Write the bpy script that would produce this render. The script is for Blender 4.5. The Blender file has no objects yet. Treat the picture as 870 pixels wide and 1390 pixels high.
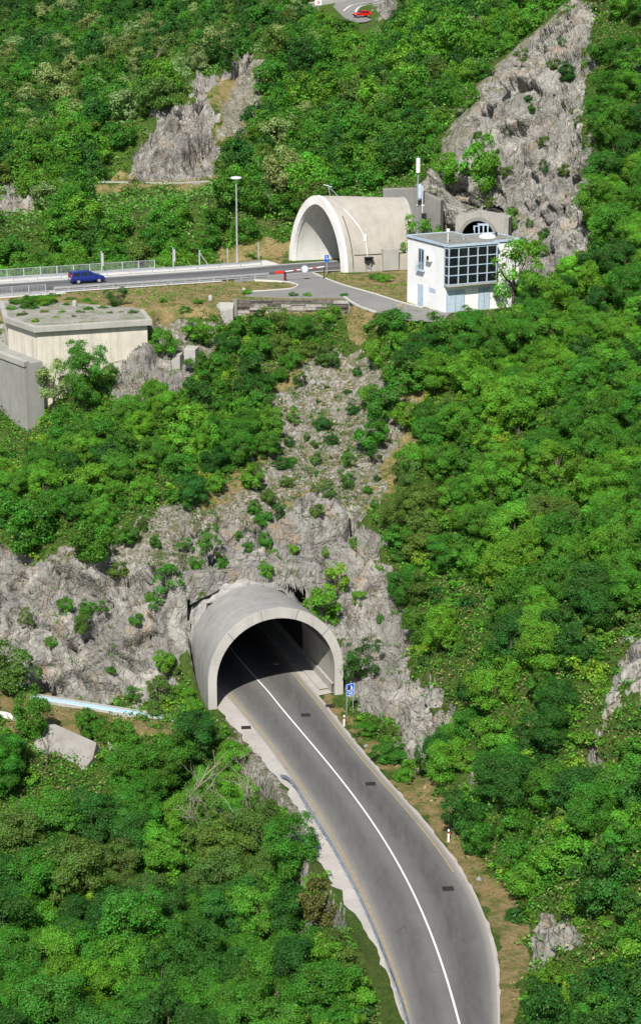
import bpy, math, random
import numpy as np
from mathutils import Vector
random.seed(7); RNG = np.random.default_rng(7)
S = bpy.context.scene; COL = S.collection
rad = math.radians
# ------------------------------------------------------------------ camera model (photo pixels 870 x 1390)
TH = rad(16.3); F = 2600.0; CH = 64.9
cT, sT = math.cos(TH), math.sin(TH)
def ray(px, py):
    a = (px-435)/F; b = -(py-695)/F
    return np.array([a, cT + b*sT, -sT + b*cT])
def P(px, py, Y):
    d = ray(px, py); k = Y/d[1]
    return np.array([d[0]*k, Y, CH + d[2]*k])
def PZ(px, py, Z=0.0):
    d = ray(px, py); k = (Z-CH)/d[2]
    return np.array([d[0]*k, d[1]*k, Z])
def proj(x, y, z):
    dz = z-CH
    dep = y*cT - dz*sT
    up = y*sT + dz*cT
    return 435 + F*x/dep, 695 - F*up/dep, dep
# ------------------------------------------------------------------ numpy noise
def _h(ix, iy, iz, s):
    n = (ix*374761393 + iy*668265263 + iz*2147483647 + s*1274126177) & 0xffffffff
    n = ((n ^ (n >> 13))*1274126177) & 0xffffffff
    n = ((n ^ (n >> 15))*2246822519) & 0xffffffff
    return ((n ^ (n >> 16)) & 0xffffff)/16777215.0
def vnoise(p, s=0):
    p = np.asarray(p, float); i = np.floor(p).astype(np.int64); f = p-i; f = f*f*f*(f*(f*6-15)+10)
    r = 0
    for dx in (0, 1):
        for dy in (0, 1):
            for dz in (0, 1):
                w = (f[:,0] if dx else 1-f[:,0])*(f[:,1] if dy else 1-f[:,1])*(f[:,2] if dz else 1-f[:,2])
                r = r + w*_h(i[:,0]+dx, i[:,1]+dy, i[:,2]+dz, s)
    return r*2-1
def fbm(p, o=4, s=0):
    r = 0; a = 1; p = np.array(p, float); t = 0
    for k in range(o):
        r = r + a*vnoise(p, s+k*17); t += a; a *= .5; p = p*2.03+3.1
    return r/t
def facet(p, s=0):
    """blocky broken-rock field: every voronoi cell is a tilted plane; also returns the crack distance"""
    i = np.floor(p).astype(np.int64); f = p-i
    b1 = np.full(len(p), 9.); b2 = np.full(len(p), 9.); val = np.zeros(len(p))
    for dx in (-1, 0, 1):
        for dy in (-1, 0, 1):
            for dz in (-1, 0, 1):
                c = i+np.array([dx, dy, dz])
                o = np.stack([_h(c[:,0], c[:,1], c[:,2], s+k) for k in (1, 2, 3)], 1)
                v = np.array([dx, dy, dz])+o-f
                d = np.sqrt((v*v).sum(1))
                t = np.stack([_h(c[:,0], c[:,1], c[:,2], s+k) for k in (4, 5, 6)], 1)*2-1
                q = _h(c[:,0], c[:,1], c[:,2], s+7)-.5 + (t*v).sum(1)*.9
                m = d < b1
                b2 = np.where(m, b1, np.minimum(b2, d))
                val = np.where(m, q, val); b1 = np.where(m, d, b1)
    return val, b2-b1
def sstep(a, b, x):
    t = np.clip((x-a)/(b-a), 0, 1); return t*t*(3-2*t)
def poly_sd(poly, x, y):
    """signed distance, negative inside"""
    poly = np.asarray(poly, float)[:, :2]; n = len(poly)
    d = np.full(x.shape, 1e18); ins = np.zeros(x.shape, bool)
    for k in range(n):
        ax, ay = poly[k]; bx, by = poly[(k+1) % n]
        ex, ey = bx-ax, by-ay; L = ex*ex+ey*ey+1e-12
        t = np.clip(((x-ax)*ex+(y-ay)*ey)/L, 0, 1)
        d = np.minimum(d, (x-ax-t*ex)**2+(y-ay-t*ey)**2)
        if abs(ey) > 1e-12:
            c = ((ay > y) != (by > y)) & (x < ex*(y-ay)/ey+ax); ins ^= c
    d = np.sqrt(d); return np.where(ins, -d, d)
# ------------------------------------------------------------------ mesh helpers
class MB:
    def __init__(s): s.v = []; s.f = []; s.m = []; s.uv = None
    def add(s, vs, fs, m=0):
        o = len(s.v); s.v += [tuple(map(float, q)) for q in vs]
        s.f += [tuple(o+i for i in f) for f in fs]; s.m += [m]*len(fs); return s
    def box(s, c, h, ax=(1, 0, 0), up=(0, 0, 1), m=0):
        c = Vector(c); a = Vector(ax).normalized(); u = Vector(up).normalized(); b = u.cross(a).normalized(); u = a.cross(b).normalized()
        vs = [c+a*(i*h[0])+b*(j*h[1])+u*(k*h[2]) for i in (-1, 1) for j in (-1, 1) for k in (-1, 1)]
        return s.add(vs, [(0, 1, 3, 2), (4, 6, 7, 5), (0, 4, 5, 1), (2, 3, 7, 6), (0, 2, 6, 4), (1, 5, 7, 3)], m)
    def cbox(s, x0, x1, y0, y1, z0, z1, m=0): return s.box(((x0+x1)/2, (y0+y1)/2, (z0+z1)/2), ((x1-x0)/2, (y1-y0)/2, (z1-z0)/2), m=m)
    def tube(s, pts, r, n=8, cap=True, m=0):
        pts = [Vector(tuple(map(float, p))) for p in pts]; rs = r if isinstance(r, (list, tuple)) else [r]*len(pts)
        vs = []; fs = []
        for k, p in enumerate(pts):
            d = (pts[min(k+1, len(pts)-1)]-pts[max(k-1, 0)]).normalized()
            a = d.cross(Vector((0, 0, 1)))
            if a.length < .05: a = Vector((1, 0, 0))
            a.normalize(); b = d.cross(a).normalized()
            for j in range(n):
                t = 2*math.pi*j/n; vs.append(p+a*(rs[k]*math.cos(t))+b*(rs[k]*math.sin(t)))
        for k in range(len(pts)-1):
            for j in range(n):
                fs.append((k*n+j, k*n+(j+1) % n, (k+1)*n+(j+1) % n, (k+1)*n+j))
        if cap: fs.append(tuple(range(n))[::-1]); fs.append(tuple((len(pts)-1)*n+j for j in range(n)))
        return s.add(vs, fs, m)
    def prism(s, poly, z0, z1, m=0):
        n = len(poly); z0s = z0 if hasattr(z0, '__len__') else [z0]*n; z1s = z1 if hasattr(z1, '__len__') else [z1]*n
        vs = [(p[0], p[1], z0s[i]) for i, p in enumerate(poly)]+[(p[0], p[1], z1s[i]) for i, p in enumerate(poly)]
        ar = sum(poly[i][0]*poly[(i+1) % n][1]-poly[(i+1) % n][0]*poly[i][1] for i in range(n))
        fs = [tuple(range(n)), tuple(range(2*n-1, n-1, -1))]+[(i, n+i, n+(i+1) % n, (i+1) % n) for i in range(n)]
        if ar > 0: fs = [f[::-1] for f in fs]
        return s.add(vs, fs, m)
    def sweep(s, pts, prof, m=0, closed=False):
        """prof: (side, up) offsets carried along a polyline in plan"""
        pts = [Vector(tuple(map(float, p))) for p in pts]; n = len(prof); vs = []; fs = []
        for k, p in enumerate(pts):
            d = pts[min(k+1, len(pts)-1)]-pts[max(k-1, 0)]; d.z = 0; d.normalize(); sd = Vector((d.y, -d.x, 0))
            for (a, u) in prof: vs.append(p+sd*a+Vector((0, 0, u)))
        c = n if closed else n-1
        for k in range(len(pts)-1):
            for j in range(c): fs.append((k*n+j, k*n+(j+1) % n, (k+1)*n+(j+1) % n, (k+1)*n+j))
        if closed: fs.append(tuple(range(n))[::-1]); fs.append(tuple((len(pts)-1)*n+j for j in range(n)))
        return s.add(vs, fs, m)
    def build(s, name, mats, parent=None, smooth=False, bevel=0, origin=None):
        me = bpy.data.meshes.new(name); v = s.v
        if origin is not None: v = [(a-origin[0], b-origin[1], c-origin[2]) for a, b, c in v]
        me.from_pydata(v, [], s.f)
        for mm in (mats if isinstance(mats, (list, tuple)) else [mats]): me.materials.append(mm)
        me.polygons.foreach_set('material_index', s.m)
        if smooth: me.polygons.foreach_set('use_smooth', [True]*len(me.polygons))
        me.update(); o = bpy.data.objects.new(name, me); COL.objects.link(o)
        if parent is not None: o.parent = parent
        if origin is not None: o.location = origin
        if bevel:
            b = o.modifiers.new('bevel', 'BEVEL'); b.width = bevel; b.segments = 2; b.limit_method = 'ANGLE'; b.angle_limit = rad(40)
        return o
def tag(o, label=None, cat=None, group=None, kind=None):
    if label: o['label'] = label
    if cat: o['category'] = cat
    if group: o['group'] = group
    if kind: o['kind'] = kind
    return o
def thing(name, label, cat, loc=(0, 0, 0), rz=0, group=None):
    o = bpy.data.objects.new(name, None); COL.objects.link(o); o.empty_display_size = .3
    o.location = tuple(map(float, loc)); o.rotation_euler = (0, 0, rz); return tag(o, label, cat, group)
def copy_tree(o, parent=None):
    c = o.copy(); COL.objects.link(c); c.parent = parent
    for ch in [q for q in CHILD.get(o.name, [])]: copy_tree(ch, c)
    return c
CHILD = {}
def regchild(root):
    CHILD[root.name] = [o for o in COL.objects if o.parent == root]
    for c in CHILD[root.name]: regchild(c)
def np_mesh(name, verts, quads, mats, smooth=False, fattr=None, vattr=None, midx=None):
    me = bpy.data.meshes.new(name); nv = len(verts); nf = len(quads); k = quads.shape[1]
    me.vertices.add(nv); me.vertices.foreach_set('co', np.ascontiguousarray(verts, np.float32).ravel())
    me.loops.add(nf*k); me.loops.foreach_set('vertex_index', quads.astype(np.int32).ravel())
    me.polygons.add(nf); me.polygons.foreach_set('loop_start', np.arange(nf, dtype=np.int32)*k)
    for mm in mats: me.materials.append(mm)
    if midx is not None: me.polygons.foreach_set('material_index', midx.astype(np.int32))
    me.polygons.foreach_set('use_smooth', np.full(nf, smooth))
    for dom, dd in (('FACE', fattr), ('POINT', vattr)):
        for key, arr in (dd or {}).items():
            if arr.ndim == 2:
                a = me.attributes.new(key, 'FLOAT_COLOR', dom)
                a.data.foreach_set('color', np.ascontiguousarray(np.c_[arr, np.ones(len(arr))], np.float32).ravel())
            else:
                a = me.attributes.new(key, 'FLOAT', dom); a.data.foreach_set('value', np.ascontiguousarray(arr, np.float32))
    me.update(calc_edges=True); return me
# ------------------------------------------------------------------ materials
class NT:
    def __init__(s, name):
        s.m = bpy.data.materials.new(name); s.m.use_nodes = True; s.t = s.m.node_tree; s.t.nodes.clear()
        s.out = s.n('ShaderNodeOutputMaterial'); s.b = s.n('ShaderNodeBsdfPrincipled'); s.l(s.b.outputs[0], s.out.inputs[0])
    def n(s, t, **k):
        x = s.t.nodes.new(t)
        for a, v in k.items(): setattr(x, a, v)
        return x
    def l(s, a, b): s.t.links.new(a, b)
    def tc(s, kind='Object'):
        if not hasattr(s, '_tc'): s._tc = s.n('ShaderNodeTexCoord')
        return s._tc.outputs[kind]
    def noise(s, scale, detail=4, rough=.55, vec=None, stretch=None):
        x = s.n('ShaderNodeTexNoise'); x.inputs['Scale'].default_value = scale; x.inputs['Detail'].default_value = detail; x.inputs['Roughness'].default_value = rough
        v = vec or s.tc()
        if stretch:
            mp = s.n('ShaderNodeMapping'); mp.inputs['Scale'].default_value = stretch; s.l(v, mp.inputs[0]); v = mp.outputs[0]
        s.l(v, x.inputs['Vector']); return x.outputs['Fac']
    def voro(s, scale, feat='F1', out='Distance', vec=None, stretch=None):
        x = s.n('ShaderNodeTexVoronoi', feature=feat); x.inputs['Scale'].default_value = scale
        v = vec or s.tc()
        if stretch:
            mp = s.n('ShaderNodeMapping'); mp.inputs['Scale'].default_value = stretch; s.l(v, mp.inputs[0]); v = mp.outputs[0]
        s.l(v, x.inputs['Vector']); return x.outputs[out]
    def ramp(s, fac, stops):
        x = s.n('ShaderNodeValToRGB'); e = x.color_ramp.elements
        while len(e) < len(stops): e.new(.5)
        for q, (p, c) in zip(e, stops):
            q.position = p; q.color = (*c, 1) if hasattr(c, '__len__') else (c, c, c, 1)
        s.l(fac, x.inputs[0]); return x.outputs[0]
    def mix(s, f, a, b, bt='MIX'):
        x = s.n('ShaderNodeMix', data_type='RGBA', blend_type=bt)
        for v, sk in ((f, x.inputs[0]), (a, x.inputs[6]), (b, x.inputs[7])):
            if isinstance(v, (int, float)): sk.default_value = v
            elif isinstance(v, tuple): sk.default_value = (*v, 1)
            else: s.l(v, sk)
        return x.outputs[2]
    def math(s, op, a, b=0, c=None):
        x = s.n('ShaderNodeMath', operation=op)
        for v, sk in ((a, x.inputs[0]), (b, x.inputs[1]), (c, x.inputs[2])):
            if v is None: continue
            if isinstance(v, (int, float)): sk.default_value = v
            else: s.l(v, sk)
        return x.outputs[0]
    def attr(s, name, out='Fac'):
        x = s.n('ShaderNodeAttribute', attribute_name=name); return x.outputs[out]
    def bump(s, h, strength=.5, dist=.1, prev=None):
        x = s.n('ShaderNodeBump'); x.inputs['Strength'].default_value = strength; x.inputs['Distance'].default_value = dist
        s.l(h, x.inputs['Height'])
        if prev is not None: s.l(prev, x.inputs['Normal'])
        s.l(x.outputs[0], s.b.inputs['Normal']); return x.outputs[0]
    def set(s, col=None, rough=.7, metal=0, spec=.3):
        if col is not None:
            if isinstance(col, tuple): s.b.inputs['Base Color'].default_value = (*col, 1)
            else: s.l(col, s.b.inputs['Base Color'])
        s.b.inputs['Roughness'].default_value = rough; s.b.inputs['Metallic'].default_value = metal
        s.b.inputs['Specular IOR Level'].default_value = spec; return s.m
def plain(name, c, rough=.6, metal=0, var=.12, scale=3, spec=.3, bump=0):
    t = NT(name); f = t.noise(scale, 5)
    lo = tuple(x*(1-var) for x in c); hi = tuple(min(1, x*(1+var)) for x in c)
    col = t.ramp(f, [(.3, lo), (.7, hi)])
    if bump: t.bump(t.noise(scale*6, 4), .5, bump)
    return t.set(col, rough, metal, spec)
def concrete(name, c, streak=.35, boards=0, dirt=(.17, .15, .12), dirt_amt=.5):
    t = NT(name); big = t.noise(.35, 5, .6); fine = t.noise(9, 4)
    st = t.noise(1.6, 5, .6, stretch=(1, 1, .12))
    col = t.ramp(big, [(.3, tuple(x*.86 for x in c)), (.7, tuple(min(1, x*1.1) for x in c))])
    col = t.mix(t.ramp(st, [(.5, 0.), (.72, streak)]), col, dirt)
    col = t.mix(t.ramp(t.noise(.55, 7, .7), [(.50, 0.), (.68, dirt_amt)]), col, tuple(x*.62 for x in c))
    col = t.mix(.22, col, t.ramp(fine, [(.3, tuple(x*.7 for x in c)), (.7, c)]))
    h = fine
    if boards:
        w = t.n('ShaderNodeTexWave', wave_type='BANDS', bands_direction='Z'); w.inputs['Scale'].default_value = boards; w.inputs['Distortion'].default_value = .6; w.inputs['Detail'].default_value = 2
        t.l(t.tc(), w.inputs[0]); col = t.mix(t.ramp(w.outputs['Fac'], [(0, .28), (.12, 0.)]), col, tuple(x*.6 for x in c))
    t.bump(h, .35, .03); return t.set(col, .85, 0, .2)
M = {}
M['concrete'] = concrete('concrete', (.40, .39, .36))
M['concrete_light'] = concrete('concrete_light', (.60, .59, .55), .12, dirt_amt=.25)
M['concrete_mid'] = concrete('weathered_concrete', (.31, .305, .29), .45, dirt_amt=.6)
M['concrete_dark'] = concrete('concrete_dark', (.24, .235, .22), .3)
M['concrete_warm'] = concrete('concrete_warm', (.40, .37, .325), .3, dirt_amt=.4)
M['shoulder'] = concrete('road_shoulder', (.43, .40, .37), .1, dirt_amt=.6)
M['concrete_cream'] = concrete('concrete_cream', (.62, .58, .49), .5)
M['rim_white'] = concrete('rim_white', (.72, .71, .68), .06, dirt_amt=.12)
M['lining_white'] = concrete('lining_white', (.66, .65, .62), .3, dirt_amt=.3)
M['lining'] = concrete('lining', (.36, .34, .31), .3)
M['plaster'] = concrete('plaster', (.84, .84, .84), .04, dirt_amt=.05)
M['render_blue'] = plain('pale_blue_paint', (.42, .52, .62), .5)
M['light_blue'] = plain('light_blue_paint', (.38, .60, .76), .6, var=.25, scale=2)
M['galv'] = plain('galvanised_steel', (.50, .52, .54), .45, .55, scale=2)
M['galv_blue'] = plain('guardrail_steel', (.36, .45, .58), .35, .7, var=.2, scale=1.2)
M['white_paint'] = plain('white_paint', (.80, .80, .78), .5, var=.06)
M['glass_dark'] = plain('dark_glass', (.012, .014, .018), .06, spec=.6, var=.3)
M['roof_felt'] = plain('roof_felt', (.22, .22, .20), .9, var=.25, scale=.8, bump=.02)
M['blue_sign'] = plain('blue_sign_face', (.0, .12, .62), .35, var=.04)
M['red_paint'] = plain('red_paint', (.62, .04, .02), .45, var=.1)
M['dark_red'] = plain('dark_red_paint', (.10, .012, .01), .5)
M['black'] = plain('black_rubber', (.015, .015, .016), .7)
M['iron'] = plain('cast_iron', (.05, .04, .035), .7, .2)
M['wood_grey'] = plain('grey_timber', (.13, .115, .10), .9, var=.5, scale=3)
M['wood_light'] = plain('pale_timber_edge', (.34, .32, .29), .9, var=.3, scale=3)
M['bark'] = plain('bark', (.10, .08, .06), .9, var=.4, scale=6)
M['bark_pale'] = plain('pale_dead_wood', (.30, .26, .20), .9, var=.35, scale=5)
M['orange_soil'] = plain('rusty_soil', (.35, .18, .07), .95, var=.4, scale=3)
M['line_white'] = plain('road_paint_white', (.74, .74, .70), .7, var=.14, scale=3)
def worn_paint(name, c, under, amt=.5):
    t = NT(name); f = t.ramp(t.noise(2.5, 6, .7), [(.38, 0.), (.62, 1.)]); return t.set(t.mix(t.math('MULTIPLY', f, amt), c, under), .8)
M['line_yellow'] = worn_paint('road_paint_yellow', (.40, .29, .10), (.22, .20, .17), .9)
def carpaint(name, c):
    t = NT(name); t.set(c, .25, .2, .5); t.b.inputs['Coat Weight'].default_value = .6; t.b.inputs['Coat Roughness'].default_value = .08; return t.m
M['car_blue'] = carpaint('blue_car_paint', (.008, .025, .22)); M['car_red'] = carpaint('red_car_paint', (.70, .02, .015))
M['tail'] = plain('tail_lamp_red', (.6, .03, .02), .2); M['lampglass'] = plain('lamp_glass', (.75, .78, .8), .15, spec=.6)

def asphalt(name, base, ribbon=True):
    t = NT(name); uv = t.tc('UV'); sep = t.n('ShaderNodeSeparateXYZ'); t.l(uv, sep.inputs[0]); u = sep.outputs[0]
    grain = t.noise(22, 3); big = t.noise(.25, 5, .6)
    col = t.ramp(big, [(.3, tuple(x*.88 for x in base)), (.72, tuple(x*1.15 for x in base))])
    if ribbon:
        # tyre-polished darker bands down the middle of each lane, with ragged edges
        wob = t.math('MULTIPLY', t.math('SUBTRACT', t.noise(.6, 4), .5), .07)
        uu = t.math('ADD', u, wob)
        d1 = t.ramp(uu, [(0., 0.), (.10, 0.), (.24, .75), (.34, .75), (.44, .1), (.54, 0.15), (.68, 1.), (.82, .9), (.93, 0.1), (1., 0.)])
        br = t.ramp(t.noise(1.0, 6, .7, stretch=(1.5, .25, 1)), [(.25, .45), (.65, 1.)])
        col = t.mix(t.math('MULTIPLY', d1, br), col, tuple(x*.34 for x in base))
        edge = t.ramp(u, [(0., 1.), (.07, .5), (.13, 0.), (.93, 0.), (.985, .8), (1., 1.)])
        col = t.mix(t.math('MULTIPLY', edge, .7), col, (.42, .38, .33))
    pt = t.ramp(t.voro(.35, out='Color'), [(.1, 0.), (.13, 0.)])
    col = t.mix(.25, col, t.ramp(grain, [(.3, tuple(x*.5 for x in base)), (.7, tuple(x*1.4 for x in base))]))
    crack = t.ramp(t.voro(.45, 'DISTANCE_TO_EDGE'), [(0., .5), (.012, 0.)])
    cm = t.ramp(t.noise(.2, 3), [(.5, 0.), (.6, 1.)])
    col = t.mix(t.math('MULTIPLY', crack, cm), col, (.03, .03, .03))
    t.bump(grain, .3, .01); return t.set(col, .85, 0, .25)
M['asphalt'] = asphalt('worn_asphalt', (.158, .154, .148)); M['asphalt_upper'] = asphalt('upper_asphalt', (.14, .14, .145))
M['asphalt_lot'] = asphalt('yard_asphalt', (.215, .21, .20), False)

def terrain_mat():
    t = NT('hillside_ground'); geo = t.tc('Object')
    n1 = t.noise(.5, 6, .6); n2 = t.noise(3, 6, .65); n3 = t.noise(14, 4, .6); bign = t.noise(.12, 4, .6)
    # limestone
    warp = t.n('ShaderNodeMix', data_type='RGBA'); warp.inputs[0].default_value = .10
    t.l(geo, warp.inputs[6]); nz = t.n('ShaderNodeTexNoise'); nz.inputs['Scale'].default_value = .7; nz.inputs['Detail'].default_value = 5; t.l(geo, nz.inputs['Vector'])
    sc = t.n('ShaderNodeVectorMath', operation='SCALE'); t.l(nz.outputs['Color'], sc.inputs[0]); sc.inputs['Scale'].default_value = 1.0
    ad = t.n('ShaderNodeVectorMath', operation='ADD'); t.l(geo, ad.inputs[0]); t.l(sc.outputs[0], ad.inputs[1]); wv = ad.outputs[0]
    rock = t.ramp(n1, [(.25, (.16, .152, .14)), (.42, (.28, .27, .252)), (.58, (.38, .367, .342)), (.8, (.54, .52, .485))])
    rock = t.mix(.45, rock, t.ramp(n2, [(.3, (.12, .114, .104)), (.55, (.34, .327, .302)), (.75, (.58, .56, .52))]))
    cellc = t.voro(.8, out='Color', vec=wv, stretch=(1, 1, .6)); bw = t.n('ShaderNodeRGBToBW'); t.l(cellc, bw.inputs[0])
    rock = t.mix(.38, rock, t.ramp(bw.outputs[0], [(.15, (.13, .125, .12)), (.5, (.29, .28, .26)), (.9, (.55, .53, .49))]))
    rock = t.mix(t.ramp(t.noise(.16, 5, .65), [(.44, 0.), (.58, .7)]), rock, (.19, .185, .175))
    rock = t.mix(t.ramp(t.noise(.21, 5, .6, stretch=(1, 1, .5)), [(.58, 0.), (.72, .45)]), rock, (.52, .50, .46))
    streak = t.ramp(t.noise(.8, 6, .65, stretch=(1, 1, .3)), [(.52, 0.), (.70, .6)])
    rock = t.mix(streak, rock, (.13, .125, .12))
    stain = t.ramp(t.noise(.33, 6, .7), [(.54, 0.), (.68, .6)]); rock = t.mix(stain, rock, (.34, .235, .13))
    cr1 = t.voro(.42, 'DISTANCE_TO_EDGE', vec=wv, stretch=(1, 1, .5)); cr2 = t.voro(1.7, 'DISTANCE_TO_EDGE', vec=wv, stretch=(1, 1, .6))
    rock = t.mix(t.ramp(cr1, [(0., .6), (.013, 0.)]), rock, (.045, .042, .04))
    rock = t.mix(t.ramp(cr2, [(0., .15), (.018, 0.)]), rock, (.08, .075, .07))
    rock = t.mix(1., rock, (.93, .92, .90), 'MULTIPLY')
    moss = t.ramp(t.noise(.9, 6, .7), [(.56, 0.), (.63, .8)]); rock = t.mix(moss, rock, (.07, .085, .03))
    # loose scree
    vs = t.voro(5.5, out='Color'); bw2 = t.n('ShaderNodeRGBToBW'); t.l(vs, bw2.inputs[0])
    scree = t.ramp(bw2.outputs[0], [(.1, (.15, .13, .10)), (.5, (.36, .33, .28)), (.85, (.58, .56, .52))])
    scree = t.mix(t.ramp(n2, [(.46, 0.), (.64, .6)]), scree, (.22, .18, .10))
    scree = t.mix(t.ramp(t.noise(.9, 6, .75), [(.48, 0.), (.58, .75)]), scree, (.13, .15, .045))
    scree = t.mix(t.ramp(t.noise(.6, 5, .7, stretch=(1, .4, .4)), [(.52, 0.), (.64, .6)]), scree, (.36, .34, .31))
    # dry grass
    dry = t.ramp(n2, [(.25, (.20, .17, .06)), (.5, (.36, .27, .12)), (.75, (.48, .37, .20))])
    dry = t.mix(t.ramp(t.noise(.55, 6, .7), [(.46, 0.), (.60, .85)]), dry, (.13, .17, .035))
    dry = t.mix(t.ramp(n3, [(.55, 0.), (.75, .4)]), dry, (.45, .40, .30))
    # green undergrowth on dark earth
    gr = t.ramp(n2, [(.3, (.04, .085, .014)), (.5, (.075, .14, .022)), (.75, (.14, .19, .04))])
    gr = t.mix(t.ramp(bign, [(.5, 0.), (.7, .35)]), gr, (.12, .09, .045))
    fine = t.math('MULTIPLY', t.math('SUBTRACT', t.noise(1.1, 6, .7), .5), 1.3)
    def mask(a, lo=.4, hi=.6):
        x = t.math('ADD', t.attr(a), fine); return t.ramp(x, [(lo, 0.), (hi, 1.)])
    col = t.mix(mask('dry'), gr, dry); col = t.mix(mask('scree'), col, scree); mr = mask('rock', .42, .52); col = t.mix(mr, col, rock)
    h = t.mix(mr, t.mix(.5, n2, n3), t.mix(.5, t.mix(.5, t.ramp(cr1, [(0., 0.), (.1, 1.)]), t.ramp(cr2, [(0., 0.), (.16, 1.)])), t.mix(.5, n2, n1)))
    b1 = t.bump(h, .9, .35); t.bump(n3, .5, .08, b1)
    return t.set(col, .92, 0, .15)
M['terrain'] = terrain_mat()
def rubble_mat():
    t = NT('roof_rubble'); a = t.noise(.7, 6, .68); b_ = t.noise(9, 4, .6)
    c = t.ramp(a, [(.30, (.07, .12, .03)), (.42, (.17, .20, .10)), (.52, (.30, .285, .25)), (.66, (.42, .40, .37)), (.78, (.26, .21, .13))])
    c = t.mix(.4, c, t.ramp(b_, [(.3, (.10, .10, .07)), (.7, (.45, .44, .40))])); t.bump(b_, .7, .12); return t.set(c, .95, 0, .1)
M['roof_rubble'] = rubble_mat()
def rock_mat():
    t = NT('limestone'); n1 = t.noise(.8, 6, .62); n2 = t.noise(4, 6, .65)
    c = t.ramp(n1, [(.25, (.18, .175, .17)), (.5, (.34, .33, .31)), (.78, (.56, .54, .51))])
    c = t.mix(.4, c, t.ramp(n2, [(.3, (.12, .115, .11)), (.7, (.5, .48, .45))]))
    c = t.mix(t.ramp(t.noise(1.2, 6, .65, stretch=(1, 1, .2)), [(.5, 0.), (.68, .7)]), c, (.12, .115, .11))
    t.bump(t.mix(.5, n1, n2), .8, .25); return t.set(c, .92, 0, .15)
M['rock'] = rock_mat()
def leaf_mat(name, src):
    t = NT(name)
    base = t.n('ShaderNodeObjectInfo').outputs['Color'] if src == 'object' else t.attr('tint', 'Color')
    lr = t.attr('lr'); cl = t.noise(.55, 3)
    hs = t.n('ShaderNodeHueSaturation'); t.l(base, hs.inputs['Color'])
    t.l(t.math('MULTIPLY_ADD', lr, .05, .475), hs.inputs['Hue'])
    t.l(t.math('MULTIPLY_ADD', lr, 1.3, t.math('MULTIPLY_ADD', cl, .9, .05)), hs.inputs['Value'])
    hs.inputs['Saturation'].default_value = 1.0
    t.set(hs.outputs[0], .5, 0, .28)
    tr = t.n('ShaderNodeBsdfTranslucent'); hs2 = t.n('ShaderNodeHueSaturation'); t.l(hs.outputs[0], hs2.inputs['Color']); hs2.inputs['Hue'].default_value = .485; hs2.inputs['Value'].default_value = 1.5
    t.l(hs2.outputs[0], tr.inputs[0]); mx = t.n('ShaderNodeMixShader'); mx.inputs[0].default_value = .27
    t.l(t.b.outputs[0], mx.inputs[1]); t.l(tr.outputs[0], mx.inputs[2]); t.l(mx.outputs[0], t.out.inputs[0]); return t.m
M['leaf'] = leaf_mat('leaves', 'object'); M['leaf_j'] = leaf_mat('leaves_massed', 'attr')

# ------------------------------------------------------------------ key world curves
UZ = 26.6          # level of the upper platform
TC = np.array([-4.0, 161.2]); TA = np.array([-.30, .954]); TL = np.array([.954, .30])   # lower tunnel: mouth centre, axis, lateral
UC = np.array([-.1, 243.0]); UL0 = np.array([.565, -.825]); UA = np.array([.965, .262]); UL1 = np.array([.262, -.965])
def smooth_curve(pts, n=8):
    pts = [np.array(p, float) for p in pts]; out = []
    q = [2*pts[0]-pts[1]]+pts+[2*pts[-1]-pts[-2]]
    for i in range(1, len(q)-2):
        for k in range(n):
            t = k/n; a, b, c, d = q[i-1], q[i], q[i+1], q[i+2]
            out.append(.5*((2*b)+(-a+c)*t+(2*a-5*b+4*c-d)*t*t+(-a+3*b-3*c+d)*t**3))
    out.append(pts[-1]); return out
def pzs(l, z=0): return [PZ(x, y, z) for x, y in l]
cw = smooth_curve(pzs([(323,893),(345,918),(395,975),(435,1027),(465,1062),(500,1110),(530,1152),(555,1200),(575,1245),(595,1300),(613,1352),(627,1402),(640,1460)]), 6)
re_ = smooth_curve(pzs([(398,905),(436,950),(455,973),(473,998),(494,1022),(527,1060),(556,1093),(583,1127),(613,1164),(640,1205),(660,1250),(671,1300),(677,1350),(679,1402),(679,1460)]), 6)
ly = smooth_curve(pzs([(296,925),(322,954),(360,1000),(400,1054),(433,1103),(465,1160),(495,1220),(525,1290),(545,1345),(562,1400),(577,1460)]), 6)
so = smooth_curve(pzs([(293,960),(318,990),(345,1022),(368,1046),(385,1065),(400,1092),(407,1120),(414,1146),(430,1166),(457,1206),(476,1229),(497,1266),(514,1297),(535,1340),(552,1390),(568,1450)]), 6)
def extend(c, d, L):
    return [np.array([c[0][0]-d[0]*L, c[0][1]-d[1]*L, c[0][2]])]+c
inw = (-TA[0], -TA[1])
cw = extend(cw, inw, 45); re_ = extend(re_, inw, 45); ly = extend(ly, inw, 45)
def resample(c, n):
    c = np.array(c); s = np.r_[0, np.cumsum(np.hypot(*np.diff(c[:, :2], axis=0).T))]; t = np.linspace(0, s[-1], n)
    return np.stack([np.interp(t, s, c[:, k]) for k in range(3)], 1)
NS = 160
def by_y(c, ys): c = np.array(c); o = np.argsort(c[:, 1]); return np.stack([np.interp(ys, c[o, 1], c[o, 0]), ys], 1)
ROADY = np.linspace(212, 101, NS)
Cw = by_y(cw, ROADY); Re = by_y(re_, ROADY); Ly = by_y(ly, ROADY)
upc = smooth_curve([(-110,192,0),(-62,214.5,0),(-37.6,225.2,0),(-27.9,229.3,0),(-10.4,236.6,0),(-1.5,241.3,0),(9,245.4,0),(30,251,0),(50,256,0)], 8)
upc = resample(upc, 150)[:, :2]
def offs(c, d):
    c = np.asarray(c); g = np.gradient(c, axis=0); g /= np.linalg.norm(g, axis=1)[:, None]; return c+np.stack([g[:,1], -g[:,0]], 1)*d
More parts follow.
